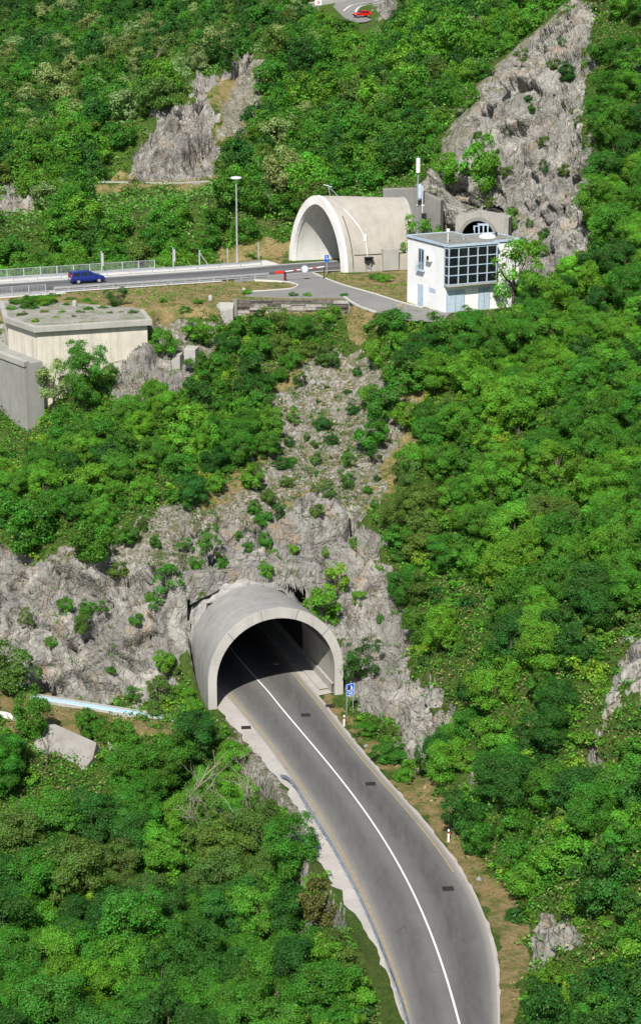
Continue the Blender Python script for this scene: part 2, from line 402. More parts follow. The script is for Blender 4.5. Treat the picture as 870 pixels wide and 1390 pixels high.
BF = np.array([14.0, 209.0]); Ba = np.array([-.456, .890]); Bb = np.array([.890, .456])
def B(a, b): return BF+Ba*a+Bb*b
BLK = [(-35.0, 208.7), (-30.7, 202.6), (-18.4, 206.9), (-20.5, 216.0), (-37.5, 220.5)]
PLAT = [(-60, 207), (-37.5, 219.2), (-33, 219), (-19.6, 213.5), (-14, 214.3), (-10.5, 214.5), (-10.1, 218.4), (3.4, 218.4), (3.8, 214.5), (8.5, 206.5), (14.2, 206.5), (23.5, 209.0), (25.5, 214), (22, 224), (19, 238), (15, 250), (8, 251), (-3, 252), (-14, 243.6), (-30, 237), (-40, 233), (-60, 224)]
# ------------------------------------------------------------------ terrain control points: (px, py, Y) in the photo, or X, Y, Z directly
CP = [
 # lower left, wood and path
 (-60,1400,118),(60,1390,119),(200,1390,121),(330,1390,123),(450,1390,124),(0,1250,133),(150,1250,134),(300,1250,135),(420,1230,137),
 (-40,1120,143),(100,1130,143),(250,1120,144),(350,1120,146),(0,1020,150),(130,1030,149.5),(250,1010,151),
 (0,960,158.5),(100,965,158),(200,985,154.5),(270,985,155),
 (0,900,164.5),(80,935,163.5),(160,940,163),(240,935,163.5),
 (-40,760,173),(0,840,168.5),(80,840,168),(160,840,167.7),(230,840,168.5),(0,760,172.5),(80,750,172),(160,760,171.5),(230,770,172),
 (0,690,178.5),(80,680,178),(160,690,177),(240,700,177),(-40,640,190),(60,640,189),(150,620,186),(240,620,187),(310,640,186),
 (80,560,200.5),(140,530,199),(220,520,202),(160,490,205.5),(230,480,206.5),(270,490,205.5),(300,455,211),(300,500,205.5),(340,560,197.5),
 (-40,625,198),(0,620,197.5),(30,612,197.5),(52,596,198),
 # above the lower tunnel
 (290,775,173.8),(330,772,174.3),(375,780,174.2),(270,720,176.5),(340,710,178),(420,720,178),(480,720,177.5),
 (350,640,186.5),(430,640,187),(490,640,187),(420,560,199),(480,560,199),(440,490,207.5),(500,480,208),(470,445,212.5),(380,450,213),(340,445,213.5),(320,434,215.3),(400,434,215.3),(468,434,215.3),(540,460,208),
 (240,900,165.0),(250,850,168),(420,800,173.0),(440,850,168),(450,900,165.2),(470,850,168.2),(490,780,172.2),(500,870,166.5),(505,930,161.5),(535,1000,154.5),
 (530,850,168.0),(545,920,161.5),(565,1000,153),(520,740,175),
 # right slope
 (600,1060,147.5),(640,1120,138.5),(690,1200,128),(720,1290,118.5),(740,1390,110),(800,1390,104),(880,1390,99),
 (650,1000,142),(700,1060,134),(760,1130,125),(800,1230,115.5),(870,1250,112),(870,1100,124.5),(780,1000,134),(870,950,134.5),(700,900,146),(620,900,156),(600,800,167.5),
 (700,800,158),(800,820,149),(870,800,149),(560,700,180),(650,700,174),(760,680,170),(870,650,168),(560,600,192),(650,600,186),(760,560,184),(870,520,187),
 (560,500,199.5),(640,480,201.5),(740,450,204),(840,430,201),(620,440,208.5),(700,425,209),(800,360,213),(900,330,213),
 (760,390,215),(600,455,204),(740,340,232),(800,280,226),(870,250,228),(870,120,241),(870,0,258),(950,100,232),(950,400,195),(950,700,155),(950,1000,122),
 # big cliff
 (600,300,251),(640,322,247.5),(690,322,245),(720,350,239),(600,240,257),(650,260,250.5),(650,200,255.5),(700,280,247),(700,200,252),(700,110,261),(750,250,243.5),
 (760,150,252),(790,200,243.5),(790,90,254),(760,50,268),(800,15,272),(850,-30,275),(830,60,256),(820,150,242),
 # ridge left of the big cliff and the near far-hill
 (570,225,266),(620,150,276),(660,80,290),(720,20,300),(560,150,288),(600,60,320),(640,0,338),(530,250,262),(500,200,284),(500,100,335),(540,40,390),
 (450,240,284),(450,150,342),(450,60,430),(400,300,264),(400,200,312),(390,100,368),(380,40,420),
 # rock spur and terrace
 (180,243,306),(230,245,304),(280,243,302.5),(300,232,304),(185,200,310),(215,160,316),(255,125,324),(300,95,336),(340,62,350),(250,190,312),(290,180,314),(320,150,326),(350,200,306),
 (340,110,338),(370,150,330),(340,260,272),(250,280,270),(180,290,272),(140,246,304),
 # far left valley
 (170,150,392),(130,200,345),(60,200,348),(0,200,345),(100,100,408),(0,100,412),(200,60,440),(100,20,470),(0,20,475),(250,20,470),(320,0,470),(60,270,290),(0,265,290),(-80,200,350),(-80,60,430),
 (10,275,286),(120,300,268),(0,310,262),
 # top road
 (440,14,450),(480,24,439),(520,6,463),(500,-15,490),(430,-10,475),(560,-30,470),
]
CPX = [(-45,236,22.5),(-25,245.5,23),(-70,225,19),(-90,215,14),(-60,250,19),(-38,262,22),(-15,257,24.5),(-80,190,9),(-60,195,12),(-60,160,3),(-60,120,-10),(-100,130,-10),(-100,200,6),(-120,260,12),
 (-30,100,-13),(0,100,-3),(20,90,2),(45,100,14),(60,150,30),(70,200,45),(75,250,62),(60,110,20),(-130,340,40),(-110,420,62),(-100,520,80),(0,520,76),(60,520,95),(100,400,95),(80,330,75),(130,300,95),(0,640,110),(-100,640,110),(100,640,130),
 (-60,80,-16),(60,70,8),(0,70,-4),(110,200,70),(110,100,45)]
pts = [P(*c) for c in CP]+[np.array(c, float) for c in CPX]
for y in (112, 120, 130, 140, 150, 157):     # the shelf the lower road runs on
    i = np.argmin(abs(ROADY-y)); pts.append(np.array([Cw[i,0], y, 0.])); pts.append(np.array([Re[i,0]+.8, y, 0.])); pts.append(np.array([Ly[i,0]-2.2, y, -.6]))
PTS = np.array(pts)
def _k(a, b):
    d2 = (a[:,0][:,None]-b[:,0][None])**2+(a[:,1][:,None]-b[:,1][None])**2; return np.sqrt(d2+2.0**2)
_A = _k(PTS, PTS)+np.eye(len(PTS))*-.25
_n = len(PTS); _Q = np.zeros((_n+3, _n+3)); _Q[:_n,:_n] = _A
_Q[:_n,_n:] = np.c_[np.ones(_n), PTS[:,:2]]; _Q[_n:,:_n] = _Q[:_n,_n:].T
_W = np.linalg.solve(_Q, np.r_[PTS[:,2], 0, 0, 0])
def base_h(x, y):
    x = np.asarray(x, float).ravel(); y = np.asarray(y, float).ravel(); out = np.empty(len(x)); B_ = 20000
    for i in range(0, len(x), B_):
        q = np.c_[x[i:i+B_], y[i:i+B_]]; out[i:i+B_] = _k(q, PTS)@_W[:_n]+_W[_n]+q@_W[_n+1:]
    return out
def polyfit_curve(c, deg):
    m = ROADY < 166; k = np.polyfit((ROADY[m]-130)/30, c[m,0], deg); v = np.polyval(k, (ROADY-130)/30); f = sstep(160, 166, ROADY); c[:,0] = v*(1-f)+c[:,0]*f; return c
polyfit_curve(Cw, 4); polyfit_curve(Re, 5); polyfit_curve(Ly, 4)
PAVE = [tuple(p[:2]) for p in by_y(so, np.linspace(159.9, 101, 50))]+[tuple(p) for p in (np.array(by_y(re_, np.linspace(101, 163, 50)))+np.array([.5, 0]))]
def tun_local(x, y): dx = x-TC[0]; dy = y-TC[1]; return dx*TL[0]+dy*TL[1], dx*TA[0]+dy*TA[1]
TOPROAD = [(425,22),(452,20),(470,30),(500,29),(512,22),(504,14),(512,4),(540,-14),(500,-22),(455,-6),(425,6)]
def top_pt(px, py): return P(px, py, 439+(24-py)*1.25)
TRP = [top_pt(*q) for q in TOPROAD]
_tA = np.linalg.lstsq(np.c_[np.array(TRP)[:,:2], np.ones(len(TRP))], np.array(TRP)[:,2], rcond=None)[0]
TERR = [tuple(PZ(x, y, 31.0)[:2]) for x, y in [(134,247),(180,243),(240,243.5),(285,241),(285,246),(240,250),(134,249)]]
def H(x, y):
    x = np.asarray(x, float); sh = x.shape; x = x.ravel(); y = np.asarray(y, float).ravel()
    z = base_h(x, y)
    p3 = np.c_[x, y, np.zeros(len(x))]
    z = z+fbm(p3*.09, 3, 5)*1.0*sstep(2, 12, np.abs(z))+fbm(p3*.4, 3, 9)*.22
    # platform
    d = poly_sd(PLAT, x, y)
    wback = sstep(228, 236, y); z = np.where(d < 14, UZ-.08+(z-(UZ-.08))*sstep(0, 1, d/np.where((x > -11.2) & (x < 4.3) & (y > 212) & (y < 219), .3, 3.2+3*wback)), z)
    d = poly_sd(BLK, x, y); z = np.where(d < 0, np.maximum(z, z+(UZ-.45-z)*(1-sstep(-1.7, -1.0, d))), z)
    # lower road shelf
    d = poly_sd(PAVE, x, y); side = x > np.interp(y, Cw[::-1,1], Cw[::-1,0])
    wr = np.where(side, 4.2, 1.6)
    z = np.where(d < 5, -.07+(z+.07)*sstep(.3, 1, d/wr), z)
    l, t = tun_local(x, y)
    dd = np.maximum(np.abs(l)-(6.3-.09*np.clip(t, 0, 9)), np.maximum(-t-.5, t-8.6))
    z = np.where(dd < .6, -.1+(z+.1)*sstep(0, .6, dd), z)
    back = sstep(8.9, 9.7, t)*(1-sstep(13, 19, t))*(1-sstep(6.6, 10, np.abs(l))); z = np.maximum(z, z+(9.3+.25*(t-9)-z)*back)
    # top road
    d = poly_sd(TRP, x, y); zt = x*_tA[0]+y*_tA[1]+_tA[2]-.15; z = np.where(d < 8, zt+(z-zt)*sstep(0, 8, d), z)
    d = poly_sd(TERR, x, y); z = np.where(d < 6, 31.0+(z-31.0)*sstep(0, 6, d), z)
    return z.reshape(sh)
# masks in photo pixels, with the range of Y they apply to
ROCK = [([(-30,745),(60,738),(100,752),(150,770),(225,768),(262,722),(330,715),(400,690),(490,690),(512,712),(530,760),(545,830),(552,900),(585,1000),(572,1045),(545,1030),(525,975),(470,935),(460,860),(400,825),(370,795),(275,800),(262,850),(255,900),(235,945),(100,938),(40,922),(-30,890)],0,230),
 ([(598,330),(575,290),(580,270),(600,225),(635,185),(655,130),(700,78),(745,38),(790,3),(808,25),(795,90),(782,130),(785,200),(803,255),(803,300),(770,370),(740,400),(690,400)],205,300),
 ([(540,262),(575,240),(610,205),(625,215),(590,260),(575,300),(540,300)],235,300),
 ([(150,488),(200,478),(255,488),(262,505),(225,545),(180,540),(150,520)],195,215),
 ([(178,242),(180,200),(198,172),(245,132),(275,108),(300,92),(335,55),(350,58),(350,75),(300,112),(282,140),(285,160),(302,195),(290,215),(280,242)],295,400),
 ([(-10,262),(20,252),(48,265),(40,290),(-10,292)],250,330),
 ([(358,238),(380,225),(378,262),(362,270)],255,330),
 ([(705,1255),(735,1232),(775,1240),(785,1280),(750,1284),(712,1305),(700,1310),(722,1285)],90,140),
 ([(842,872),(900,850),(900,940),(852,945),(825,985),(826,1035),(802,1030),(806,985),(834,930)],90,160),
 ([(560,940),(590,920),(600,1000),(590,1040),(570,1010)],130,170),
 ([(505,-10),(545,-10),(540,20),(515,26)],420,520),
 ([(840,60),(880,70),(880,95),(850,90)],225,260),
 ([(85,1150),(130,1165),(125,1190),(90,1180)],125,150),
 ([(400,1150),(425,1185),(445,1215),(440,1240),(405,1230),(395,1180)],120,150)]
SCREE = [([(365,570),(395,510),(435,470),(500,465),(545,500),(545,560),(520,640),(505,700),(400,680),(320,720),(240,740),(290,690),(350,640)],165,218),
 ([(225,690),(300,690),(330,700),(270,730),(250,770),(160,775),(60,750),(0,755),(0,735),(150,740)],160,190),
 ([(330,60),(362,80),(360,110),(345,150),(330,200),(300,195),(300,150),(320,110)],300,400),
 ([(600,205),(660,100),(720,45),(790,-5),(795,10),(740,60),(690,110),(650,160),(620,215)],240,330),
 ([(205,425),(260,440),(300,450),(270,520),(180,560),(150,520)],195,215),
 ([(290,955),(345,1015),(405,1090),(430,1166),(405,1170),(385,1110),(330,1025)],120,165)]
DRY = [([(-30,380),(560,360),(620,440),(480,450),(440,430),(310,432),(200,432),(-30,432)],203,250),
 ([(380,480),(560,480),(570,560),(540,640),(520,690),(440,700),(330,700),(290,720),(250,690),(300,640),(360,560)],165,215),
 ([(460,950),(490,1000),(600,1090),(650,1150),(700,1250),(705,1330),(730,1440),(660,1440),(660,1270),(600,1150),(540,1085),(470,1010),(445,955)],100,165),
 ([(320,75),(375,85),(375,160),(345,215),(300,200),(290,130)],300,400),
 ([(130,240),(290,236),(290,252),(130,254)],290,330),
 ([(0,930),(80,940),(240,975),(230,1000),(130,1005),(0,990)],145,165),
 ([(790,380),(830,400),(810,420)],190,250),
 ([(340,330),(400,318),(400,360),(250,372),(250,358)],236,262)]
def zmask(L, x, y, z, soft=9):
    px, py, _ = proj(x, y, z); m = np.zeros(x.shape)
    q = np.c_[x, y, z]*.22; s_ = np.where(y > 260, .6, 1.)
    px = px+(fbm(q, 4, 61)*34+fbm(q*5, 2, 67)*14)*s_; py = py+(fbm(q, 4, 63)*34+fbm(q*5, 2, 69)*14)*s_
    for poly, y0, y1 in L:
        d = poly_sd(poly, px, py); w = 1-sstep(-soft, soft, d); w = w*((y > y0) & (y < y1)); m = np.maximum(m, w)
    return m
# ---- adaptive grid
xs = np.r_[np.linspace(-160, -52, 28, endpoint=False), np.linspace(-52, 46, 420, endpoint=False), np.linspace(46, 150, 30)]
gy = np.r_[np.arange(70, 280, .8), np.arange(280, 480, 2.0), np.arange(480, 660, 5.)]
XC = xs[::4]; GX, GY = np.meshgrid(XC, gy, indexing='ij')
Z0 = H(GX, GY); slope = np.abs(np.gradient(Z0, axis=1)/np.gradient(gy)[None])
rk = zmask(ROCK, GX.ravel(), GY.ravel(), Z0.ravel(), 15).reshape(Z0.shape)
dens = np.where(gy < 275, 1.0, np.where(gy < 420, .55, .12))[None]*np.ones_like(Z0)
dens = np.where(gy[None] < 95, .3, dens)
w = dens*np.sqrt(1+slope**2)*(1+1.2*rk)
ker = np.exp(-np.linspace(-2, 2, 9)**2); ker /= ker.sum()
w = np.apply_along_axis(lambda a: np.convolve(np.pad(a, 4, 'edge'), ker, 'valid'), 0, w)
w = np.apply_along_axis(lambda a: np.convolve(np.pad(a, 4, 'edge'), ker, 'valid'), 1, w)
NR = 1000; YR = np.empty((len(XC), NR))
for i in range(len(XC)):
    s = np.r_[0, np.cumsum((w[i,1:]+w[i,:-1])/2*np.diff(gy))]; YR[i] = np.interp(np.linspace(0, s[-1], NR), s, gy)
Yg = np.stack([np.interp(xs, XC, YR[:,j]) for j in range(NR)], 1)
Xg = np.repeat(xs[:,None], NR, 1); Zg = H(Xg, Yg)
x = Xg.ravel(); y = Yg.ravel(); z = Zg.ravel()
rock = zmask(ROCK, x, y, z, 8); scree = zmask(SCREE, x, y, z, 12); dry = zmask(DRY, x, y, z, 9)
pos = np.stack([x, y, z], 1).reshape(len(xs), NR, 3)
du = np.gradient(pos, axis=0); dv = np.gradient(pos, axis=1); nr = np.cross(du, dv); nr /= np.linalg.norm(nr, axis=2)[...,None]+1e-9
nr = nr.reshape(-1, 3); pos = pos.reshape(-1, 3)
steep = sstep(1.2, 2.2, np.linalg.norm(np.stack([nr[:,0], nr[:,1]], 1), axis=1)/np.maximum(nr[:,2], .05))
lt, tt = tun_local(x, y)
flat = np.maximum((poly_sd(PLAT, x, y) < .8), np.maximum(poly_sd(PAVE, x, y) < .6, (np.abs(lt) < 6.6) & (tt < 8.9) & (tt > -2)))
flat = np.maximum(flat, poly_sd(TRP, x, y) < 1); flat = np.maximum(flat, (poly_sd(BLK, x, y) < .9))
steep = steep*~((x > 2) & (x < 30) & (y > 190) & (y < 216)); rockm = np.maximum(rock, steep*.8*(y < 300)); idx = np.where((rockm > .05) & ~flat.astype(bool))[0]
if len(idx):
    q = pos[idx]@np.array([[.80, .10, -.45], [.10, .95, .15], [.42, -.2, .70]]); q = q+np.stack([fbm(q*.3, 2, 31), fbm(q*.3, 2, 37), fbm(q*.3, 2, 41)], 1)*1.2
    f1, c1 = facet(q/5.0, 3); f2, c2 = facet(q/1.9, 11); f3, c3 = facet(q/.8, 23)
    dsp = f1*1.9+f2*1.0+f3*.34+fbm(q*.35, 3, 2)*.9-.5 - .7*(1-sstep(0, .08, c1)) - .45*(1-sstep(0, .10, c2))
    amp = rockm[idx]*np.where(y[idx] > 290, 1.5, 1.0)
    # keep quiet beside the road and portal
    amp *= sstep(0, 3, poly_sd(PAVE, x[idx], y[idx])-.5)
    amp *= np.maximum(.12, sstep(.3, 3.5, np.maximum(np.abs(lt[idx])-6.0, np.maximum(-tt[idx], tt[idx]-9.2))))
    pos[idx] += nr[idx]*(dsp*amp)[:,None]
idx = np.where((np.maximum(scree, dry*.5) > .05) & ~flat.astype(bool) & (rock < .9))[0]
if len(idx):
    q = pos[idx]; f2, c2 = facet(q/1.4, 51); pos[idx,2] += (f2*.35+fbm(q*1.5, 2, 77)*.15)*np.maximum(scree, dry*.3)[idx]*(poly_sd(PAVE, x[idx], y[idx]) > .6)
nx = len(xs); I = (np.arange(nx-1)[:,None]*NR+np.arange(NR-1)[None]).ravel()
quads = np.stack([I, I+NR, I+NR+1, I+1], 1)
cen = pos[quads].mean(1)
l_, t_ = tun_local(cen[:,0], cen[:,1])
kill = (np.abs(l_) < 5.75) & (t_ > 1) & (t_ < 40) & (cen[:,2] < 8.0-.05*np.abs(l_)**1.8) & (cen[:,2] > .02)
# upper tunnel bore
dx = cen[:,0]-UC[0]; dy = cen[:,1]-UC[1]; tl = dx*UL1[0]+dy*UL1[1]; ta = dx*UA[0]+dy*UA[1]
kill |= (np.abs(tl) < 5.4) & (ta > 6) & (ta < 15) & (cen[:,2] > UZ+.05) & (cen[:,2] < UZ+7.4*np.sqrt(np.clip(1-(tl/5.6)**2, 0, 1)))
OPC = P(655, 318, 243.6); OPC = np.array([OPC[0], OPC[1]]); OPA = np.array([.25, .968]); OPL = np.array([.968, -.25])
dx = cen[:,0]-OPC[0]; dy = cen[:,1]-OPC[1]; tl = dx*OPL[0]+dy*OPL[1]; ta = dx*OPA[0]+dy*OPA[1]
kill |= (np.abs(tl) < 2.3) & (ta > -3.2) & (ta < 20) & (cen[:,2] > UZ+.05) & (cen[:,2] < UZ+6.6-.28*tl**2)
quads = quads[~kill]
me = np_mesh('hillside', pos, quads, [M['terrain']], True, vattr={'rock': np.maximum(rock, steep*.55*(1-dry)), 'scree': scree, 'dry': dry})
hill = bpy.data.objects.new('hillside', me); COL.objects.link(hill); tag(hill, kind='structure')
from mathutils.bvhtree import BVHTree
BVH = BVHTree.FromPolygons([Vector(v) for v in pos.tolist()], [tuple(f) for f in quads.tolist()])
def ground(x, y, default=None):
    h = BVH.ray_cast(Vector((x, y, 300)), Vector((0, 0, -1)))
    return h[0].z if h[0] is not None else (H(np.array([x]), np.array([y]))[0] if default is None else default)
def hit_px(px, py):
    for dx, dy in [(0, 0)]+[(a*r_, b*r_) for r_ in (5, 10, 16, 24, 36) for a, b in ((0, -1), (1, 0), (-1, 0), (0, 1), (.7, -.7), (-.7, -.7))]:
        d = Vector(ray(px+dx, py+dy).tolist()).normalized(); h = BVH.ray_cast(Vector((0, 0, CH)), d)
        if h[0] is not None: return h[0]
# ------------------------------------------------------------------ world, sun, camera
W = bpy.data.worlds.new('World'); S.world = W; W.use_nodes = True
bg = W.node_tree.nodes['Background']; sky = W.node_tree.nodes.new('ShaderNodeTexSky'); sky.sky_type = 'NISHITA'; sky.sun_disc = False
SD = Vector((.2, 1.0, 0)).normalized(); EL = rad(47)
sky.sun_elevation = EL; sky.sun_rotation = math.atan2(-SD.x, -SD.y); sky.altitude = 200
W.node_tree.links.new(sky.outputs[0], bg.inputs[0]); bg.inputs[1].default_value = .078
sun = bpy.data.lights.new('sun', 'SUN'); sun.energy = 5.0; sun.angle = rad(.5); sun.color = (1, .955, .88)
so_ = bpy.data.objects.new('sun', sun); COL.objects.link(so_)
ldir = Vector((SD.x*math.cos(EL), SD.y*math.cos(EL), -math.sin(EL))); so_.rotation_euler = ldir.to_track_quat('-Z', 'Y').to_euler()
cam = bpy.data.cameras.new('camera'); cam.sensor_fit = 'HORIZONTAL'; cam.sensor_width = 36; cam.lens = F/870*36; cam.clip_end = 3000; cam.clip_start = 1
co = bpy.data.objects.new('camera', cam); COL.objects.link(co); co.location = (0, 0, CH); co.rotation_euler = (math.pi/2-TH, 0, 0); S.camera = co
S.view_settings.view_transform = 'Standard'; S.view_settings.look = 'None'; S.view_settings.exposure = .36; S.view_settings.gamma = 1
S.render.engine = 'CYCLES'; S.cycles.max_bounces = 6; S.cycles.diffuse_bounces = 3; S.cycles.transparent_max_bounces = 4; S.cycles.use_denoising = True
# ================================================================== ROADS
def ribbon(name, A_, B_, z, m, uvs=True, kind='structure'):
    n = len(A_); K = 7; vs = []; fs = []; uv = []
    for i in range(n):
        for k in range(K):
            f = k/(K-1); p = np.asarray(A_[i][:2])*(1-f)+np.asarray(B_[i][:2])*f; vs.append((p[0], p[1], z[i] if hasattr(z, '__len__') else z)); uv.append((f, i*.05))
    for i in range(n-1):
        for k in range(K-1): a = i*K+k; fs.append((a, a+1, a+K+1, a+K))
    me = bpy.data.meshes.new(name); me.from_pydata([tuple(map(float, v)) for v in vs], [], fs); me.materials.append(m)
    if me.polygons[0].normal.z < 0: me.flip_normals()
    u = me.uv_layers.new(name='UVMap')
    for p in me.polygons:
        for li in p.loop_indices: u.data[li].uv = uv[me.loops[li].vertex_index]
    o = bpy.data.objects.new(name, me); COL.objects.link(o)
    if kind: tag(o, kind=kind)
    return o
SOy = by_y(so, ROADY); SOy[:,0] += fbm(np.c_[SOy, SOy[:,0]*0]*.9, 3, 5)*.55
inside = ROADY > 161.5
lwall = np.stack([TC[0]-5.5*TL[0]+(ROADY-(TC[1]-5.5*TL[1]))/TA[1]*TA[0], ROADY], 1)
rwall = np.stack([TC[0]+5.5*TL[0]+(ROADY-(TC[1]+5.5*TL[1]))/TA[1]*TA[0], ROADY], 1)
pvL = np.where((ROADY > 158.5)[:,None], np.minimum(lwall, SOy*0+lwall), SOy); pvR = np.where((ROADY > 162.5)[:,None], rwall, Re+np.array([.08, 0])+np.c_[fbm(np.c_[Re, Re[:,0]*0]*.8, 3, 8)*.25, Re[:,0]*0])
ribbon('road_shoulder', pvL, pvR, 0.0, M['shoulder'])
ribbon('lower_road', Ly-np.array([.45, 0]), Re-np.array([.12, 0]), .012, M['asphalt'])
def line(name, c, w, z, m, a=0, b=None, parent=None):
    c = np.asarray(c)[a:b]; return ribbon(name, offs(c, -w/2), offs(c, w/2), z, m)
line('centre_line', Cw, .135, .022, M['line_white']); line('edge_line', Ly, .13, .021, M['line_yellow'], 0, 150)
line('edge_line', Re-np.array([.62, 0]), .12, .021, M['line_yellow'], 30, 122)
g = MB(); g.sweep([(p[0], p[1], 0) for p in Re[62:]], [(-.03, 0.0), (-.03, .03), (.07, .035), (.07, -.1)], closed=True); tag(g.build('kerb', M['shoulder']), kind='structure')
# raised walkways inside the lower tunnel
g = MB()
i = np.where(ROADY > 163.3)[0]
g.sweep([(rwall[k][0]-.55*1.0, rwall[k][1], .0) for k in i], [(-.55, 0), (-.55, .12), (.52, .12), (.52, 0)])
tag(g.build('tunnel_walkway', M['concrete']), kind='structure')
# upper road
ur = [(p[0], p[1]) for p in upc]
UL_, UR_ = offs(upc, -3.9), offs(upc, 3.9)
ribbon('upper_road', UL_, UR_, UZ+.03, M['asphalt_upper']); line('edge_line', offs(upc, -3.45), .14, UZ+.04, M['line_white']); line('edge_line', offs(upc, 3.45), .14, UZ+.04, M['line_white'])
k1 = int(np.argmin(abs(upc[:,0]+13)))
ribbon('upper_walkway', offs(upc, -7.9)[:k1+10], offs(upc, -3.9)[:k1+10], UZ+.012, M['concrete_light'])
ribbon('upper_verge', offs(upc, 3.9)[:k1], offs(upc, 4.9)[:k1], UZ+.012, M['concrete_light'])
def flat_poly(name, pix, z, m, kerb=None):
    poly = [tuple(PZ(a, b, z)[:2]) for a, b in pix]; g = MB(); g.prism(poly, z-.1, z); o = g.build(name, m); return tag(o, kind='structure')
yard = [(318,382),(345,380),(366,380),(384,382),(398,384.5),(404,387),(400,390.5),(388,392.5),(360,394.5),(335,396),(333,401),(400,403.5),(467,403),(484,414),(511,424),(556,434),(600,436),(612,424),(573,417.5),(545,410.6),(509,399),(465,386.5),(440,377),(425,370.5),(432,366.5),(400,368),(350,372.5),(318,375)]
flat_poly('yard_paving', yard, UZ+.02, M['asphalt_lot'])
def kerbline(pix, h=.12, w=.09, z=UZ):
    g = MB(); g.sweep(smooth_curve([PZ(a, b, z) for a, b in pix], 4), [(-w, -.1), (-w, h), (w, h), (w, -.1)], closed=True); return tag(g.build('kerb', M['concrete_light']), kind='structure')
kerbline([(345,380),(384,382),(398,384.5),(404,387),(400,390.5),(388,392.5),(360,394.5),(335,396)])
kerbline([(425,370.5),(440,377),(465,386.5),(509,399),(545,410.6),(573,417.5)])
kerbline([(467,403),(484,414),(511,424)])
# bridge deck at far left: beam and slab edge
g = MB(); near = offs(upc, 5.3); kk = [i for i in range(len(upc)) if -100 < upc[i,0] < -31]
g.sweep([(near[i][0], near[i][1], UZ) for i in kk], [(-13.3, -.02), (.25, -.02), (.25, -1.0), (-.3, -1.0), (-.6, -1.5), (-12.6, -1.5), (-13.3, -1.0)], closed=True)
tag(g.build('bridge_deck', M['concrete_light']), kind='structure')
# road high on the far hillside
g = MB(); g.add([tuple(top_pt(a, b)+np.array([0, 0, .0])) for a, b in [(452,8),(458,14),(468,24),(480,30),(496,29),(505,26),(493,20),(487,12),(492,6),(503,3),(520,1),(536,-8),(500,-14),(470,-5),(458,0)]], [tuple(range(15))[::-1]])
tr = g.build('mountain_road', M['asphalt_lot']); tag(tr, kind='structure')
if tr.data.polygons[0].normal.z < 0: tr.data.flip_normals()
def top_line(pix, w):
    c = np.array([top_pt(a, b) for a, b in pix]); c = np.array(smooth_curve(c, 5)); o1 = offs(c[:,:2], -w/2); o2 = offs(c[:,:2], w/2)
    return ribbon('edge_line', o1, o2, list(c[:,2]+.05), M['line_white'])
top_line([(466,14),(476,7),(492,3),(510,0),(530,-8)], .35); top_line([(488,23),(483,16),(486,10),(495,6.5),(508,4.5),(524,1)], .35)
g = MB(); c = smooth_curve([top_pt(a, b) for a, b in [(418,9),(432,6),(450,3),(470,-1)]], 4); g.sweep(c, [(-.3, -1.5), (-.3, .9), (.4, .9), (.4, -1.5)], closed=True)
tag(g.build('parapet_wall', M['concrete_light']), 'pale stone parapet beside the road bend high on the far hillside', 'wall')
# ================================================================== LOWER TUNNEL PORTAL
def arch(hw, h, leg, n=28, pw=2.0):
    """profile from left foot over the crown to the right foot: (lateral, z)"""
    out = [(-hw, 0.), (-hw, leg*.5)]
    for k in range(n+1):
        t = math.pi*k/n; c_, s_ = math.cos(t), math.sin(t)
        out.append((-hw*math.copysign(abs(c_)**(2/pw), c_), leg+(h-leg)*abs(s_)**(2/pw)))
    return out+[(hw, leg*.5), (hw, 0.)]
def loft(secs, flip=False, m=0, mb=None):
    g = mb or MB(); n = len(secs[0]); vs = [p for s_ in secs for p in s_]; fs = []
    for k in range(len(secs)-1):
        for j in range(n-1):
            q = (k*n+j, k*n+j+1, (k+1)*n+j+1, (k+1)*n+j); fs.append(q[::-1] if flip else q)
    return g.add(vs, fs, m)
def put(prof, c, L, z0=0.): return [(c[0]+L[0]*a, c[1]+L[1]*a, z0+b) for a, b in prof]
M['rim_pale'] = concrete('weathered_rim', (.47, .45, .42), .3, dirt_amt=.5)
tp = thing('tunnel_portal', 'grey arched concrete tunnel portal at the foot of the rock face on the lower road', 'tunnel', (TC[0], TC[1], 0))
def rel(o, r): o.location = tuple(-r.location[i] for i in range(3)) ; return o
def part(g, name, m, root, **k): return rel(g.build(name, m, root, **k), root)
def tpos(t): return TC+TA*t
outer = lambda t: arch(6.3-.75*sstep(0, 11, t), 9.0-.75*sstep(0, 11, t), 2.6)
inner = lambda t: arch(5.55-.15*sstep(0, 11, t), 8.08-.3*sstep(0, 11, t), 2.5)
ts = [.0, 1, 2, 3.5, 5, 6.5, 8, 9.5, 11, 12.2]
g = loft([put(outer(t), tpos(t), TL, -.15) for t in ts]); part(g, 'barrel', M['concrete_mid'], tp, smooth=True)
def ringface(t0, out0, in0, c, L, A, d, z0=-.15):
    g = MB(); a = put(out0, c, L, z0); b = put(in0, c, L, z0)
    a2 = [(p[0]-A[0]*d, p[1]-A[1]*d, p[2]) for p in a]; b2 = [(p[0]-A[0]*d, p[1]-A[1]*d, p[2]) for p in b]; n = len(a)
    vs = a+b+a2+b2; fs = []
    for j in range(n-1):
        fs += [(2*n+j, 2*n+j+1, 3*n+j+1, 3*n+j), (j, j+1, 2*n+j+1, 2*n+j)[::-1], (n+j, n+j+1, 3*n+j+1, 3*n+j)]
    return g.add(vs, fs)
part(ringface(0, arch(6.32, 9.03, 2.6), arch(5.53, 8.06, 2.5), tpos(0), TL, TA, .12), 'portal_rim', M['rim_pale'], tp)
BORE_SHADE = plain('painted_bore_shade', (.045, .042, .04), .95)  # near-black colour standing in for the shade deep inside the bores
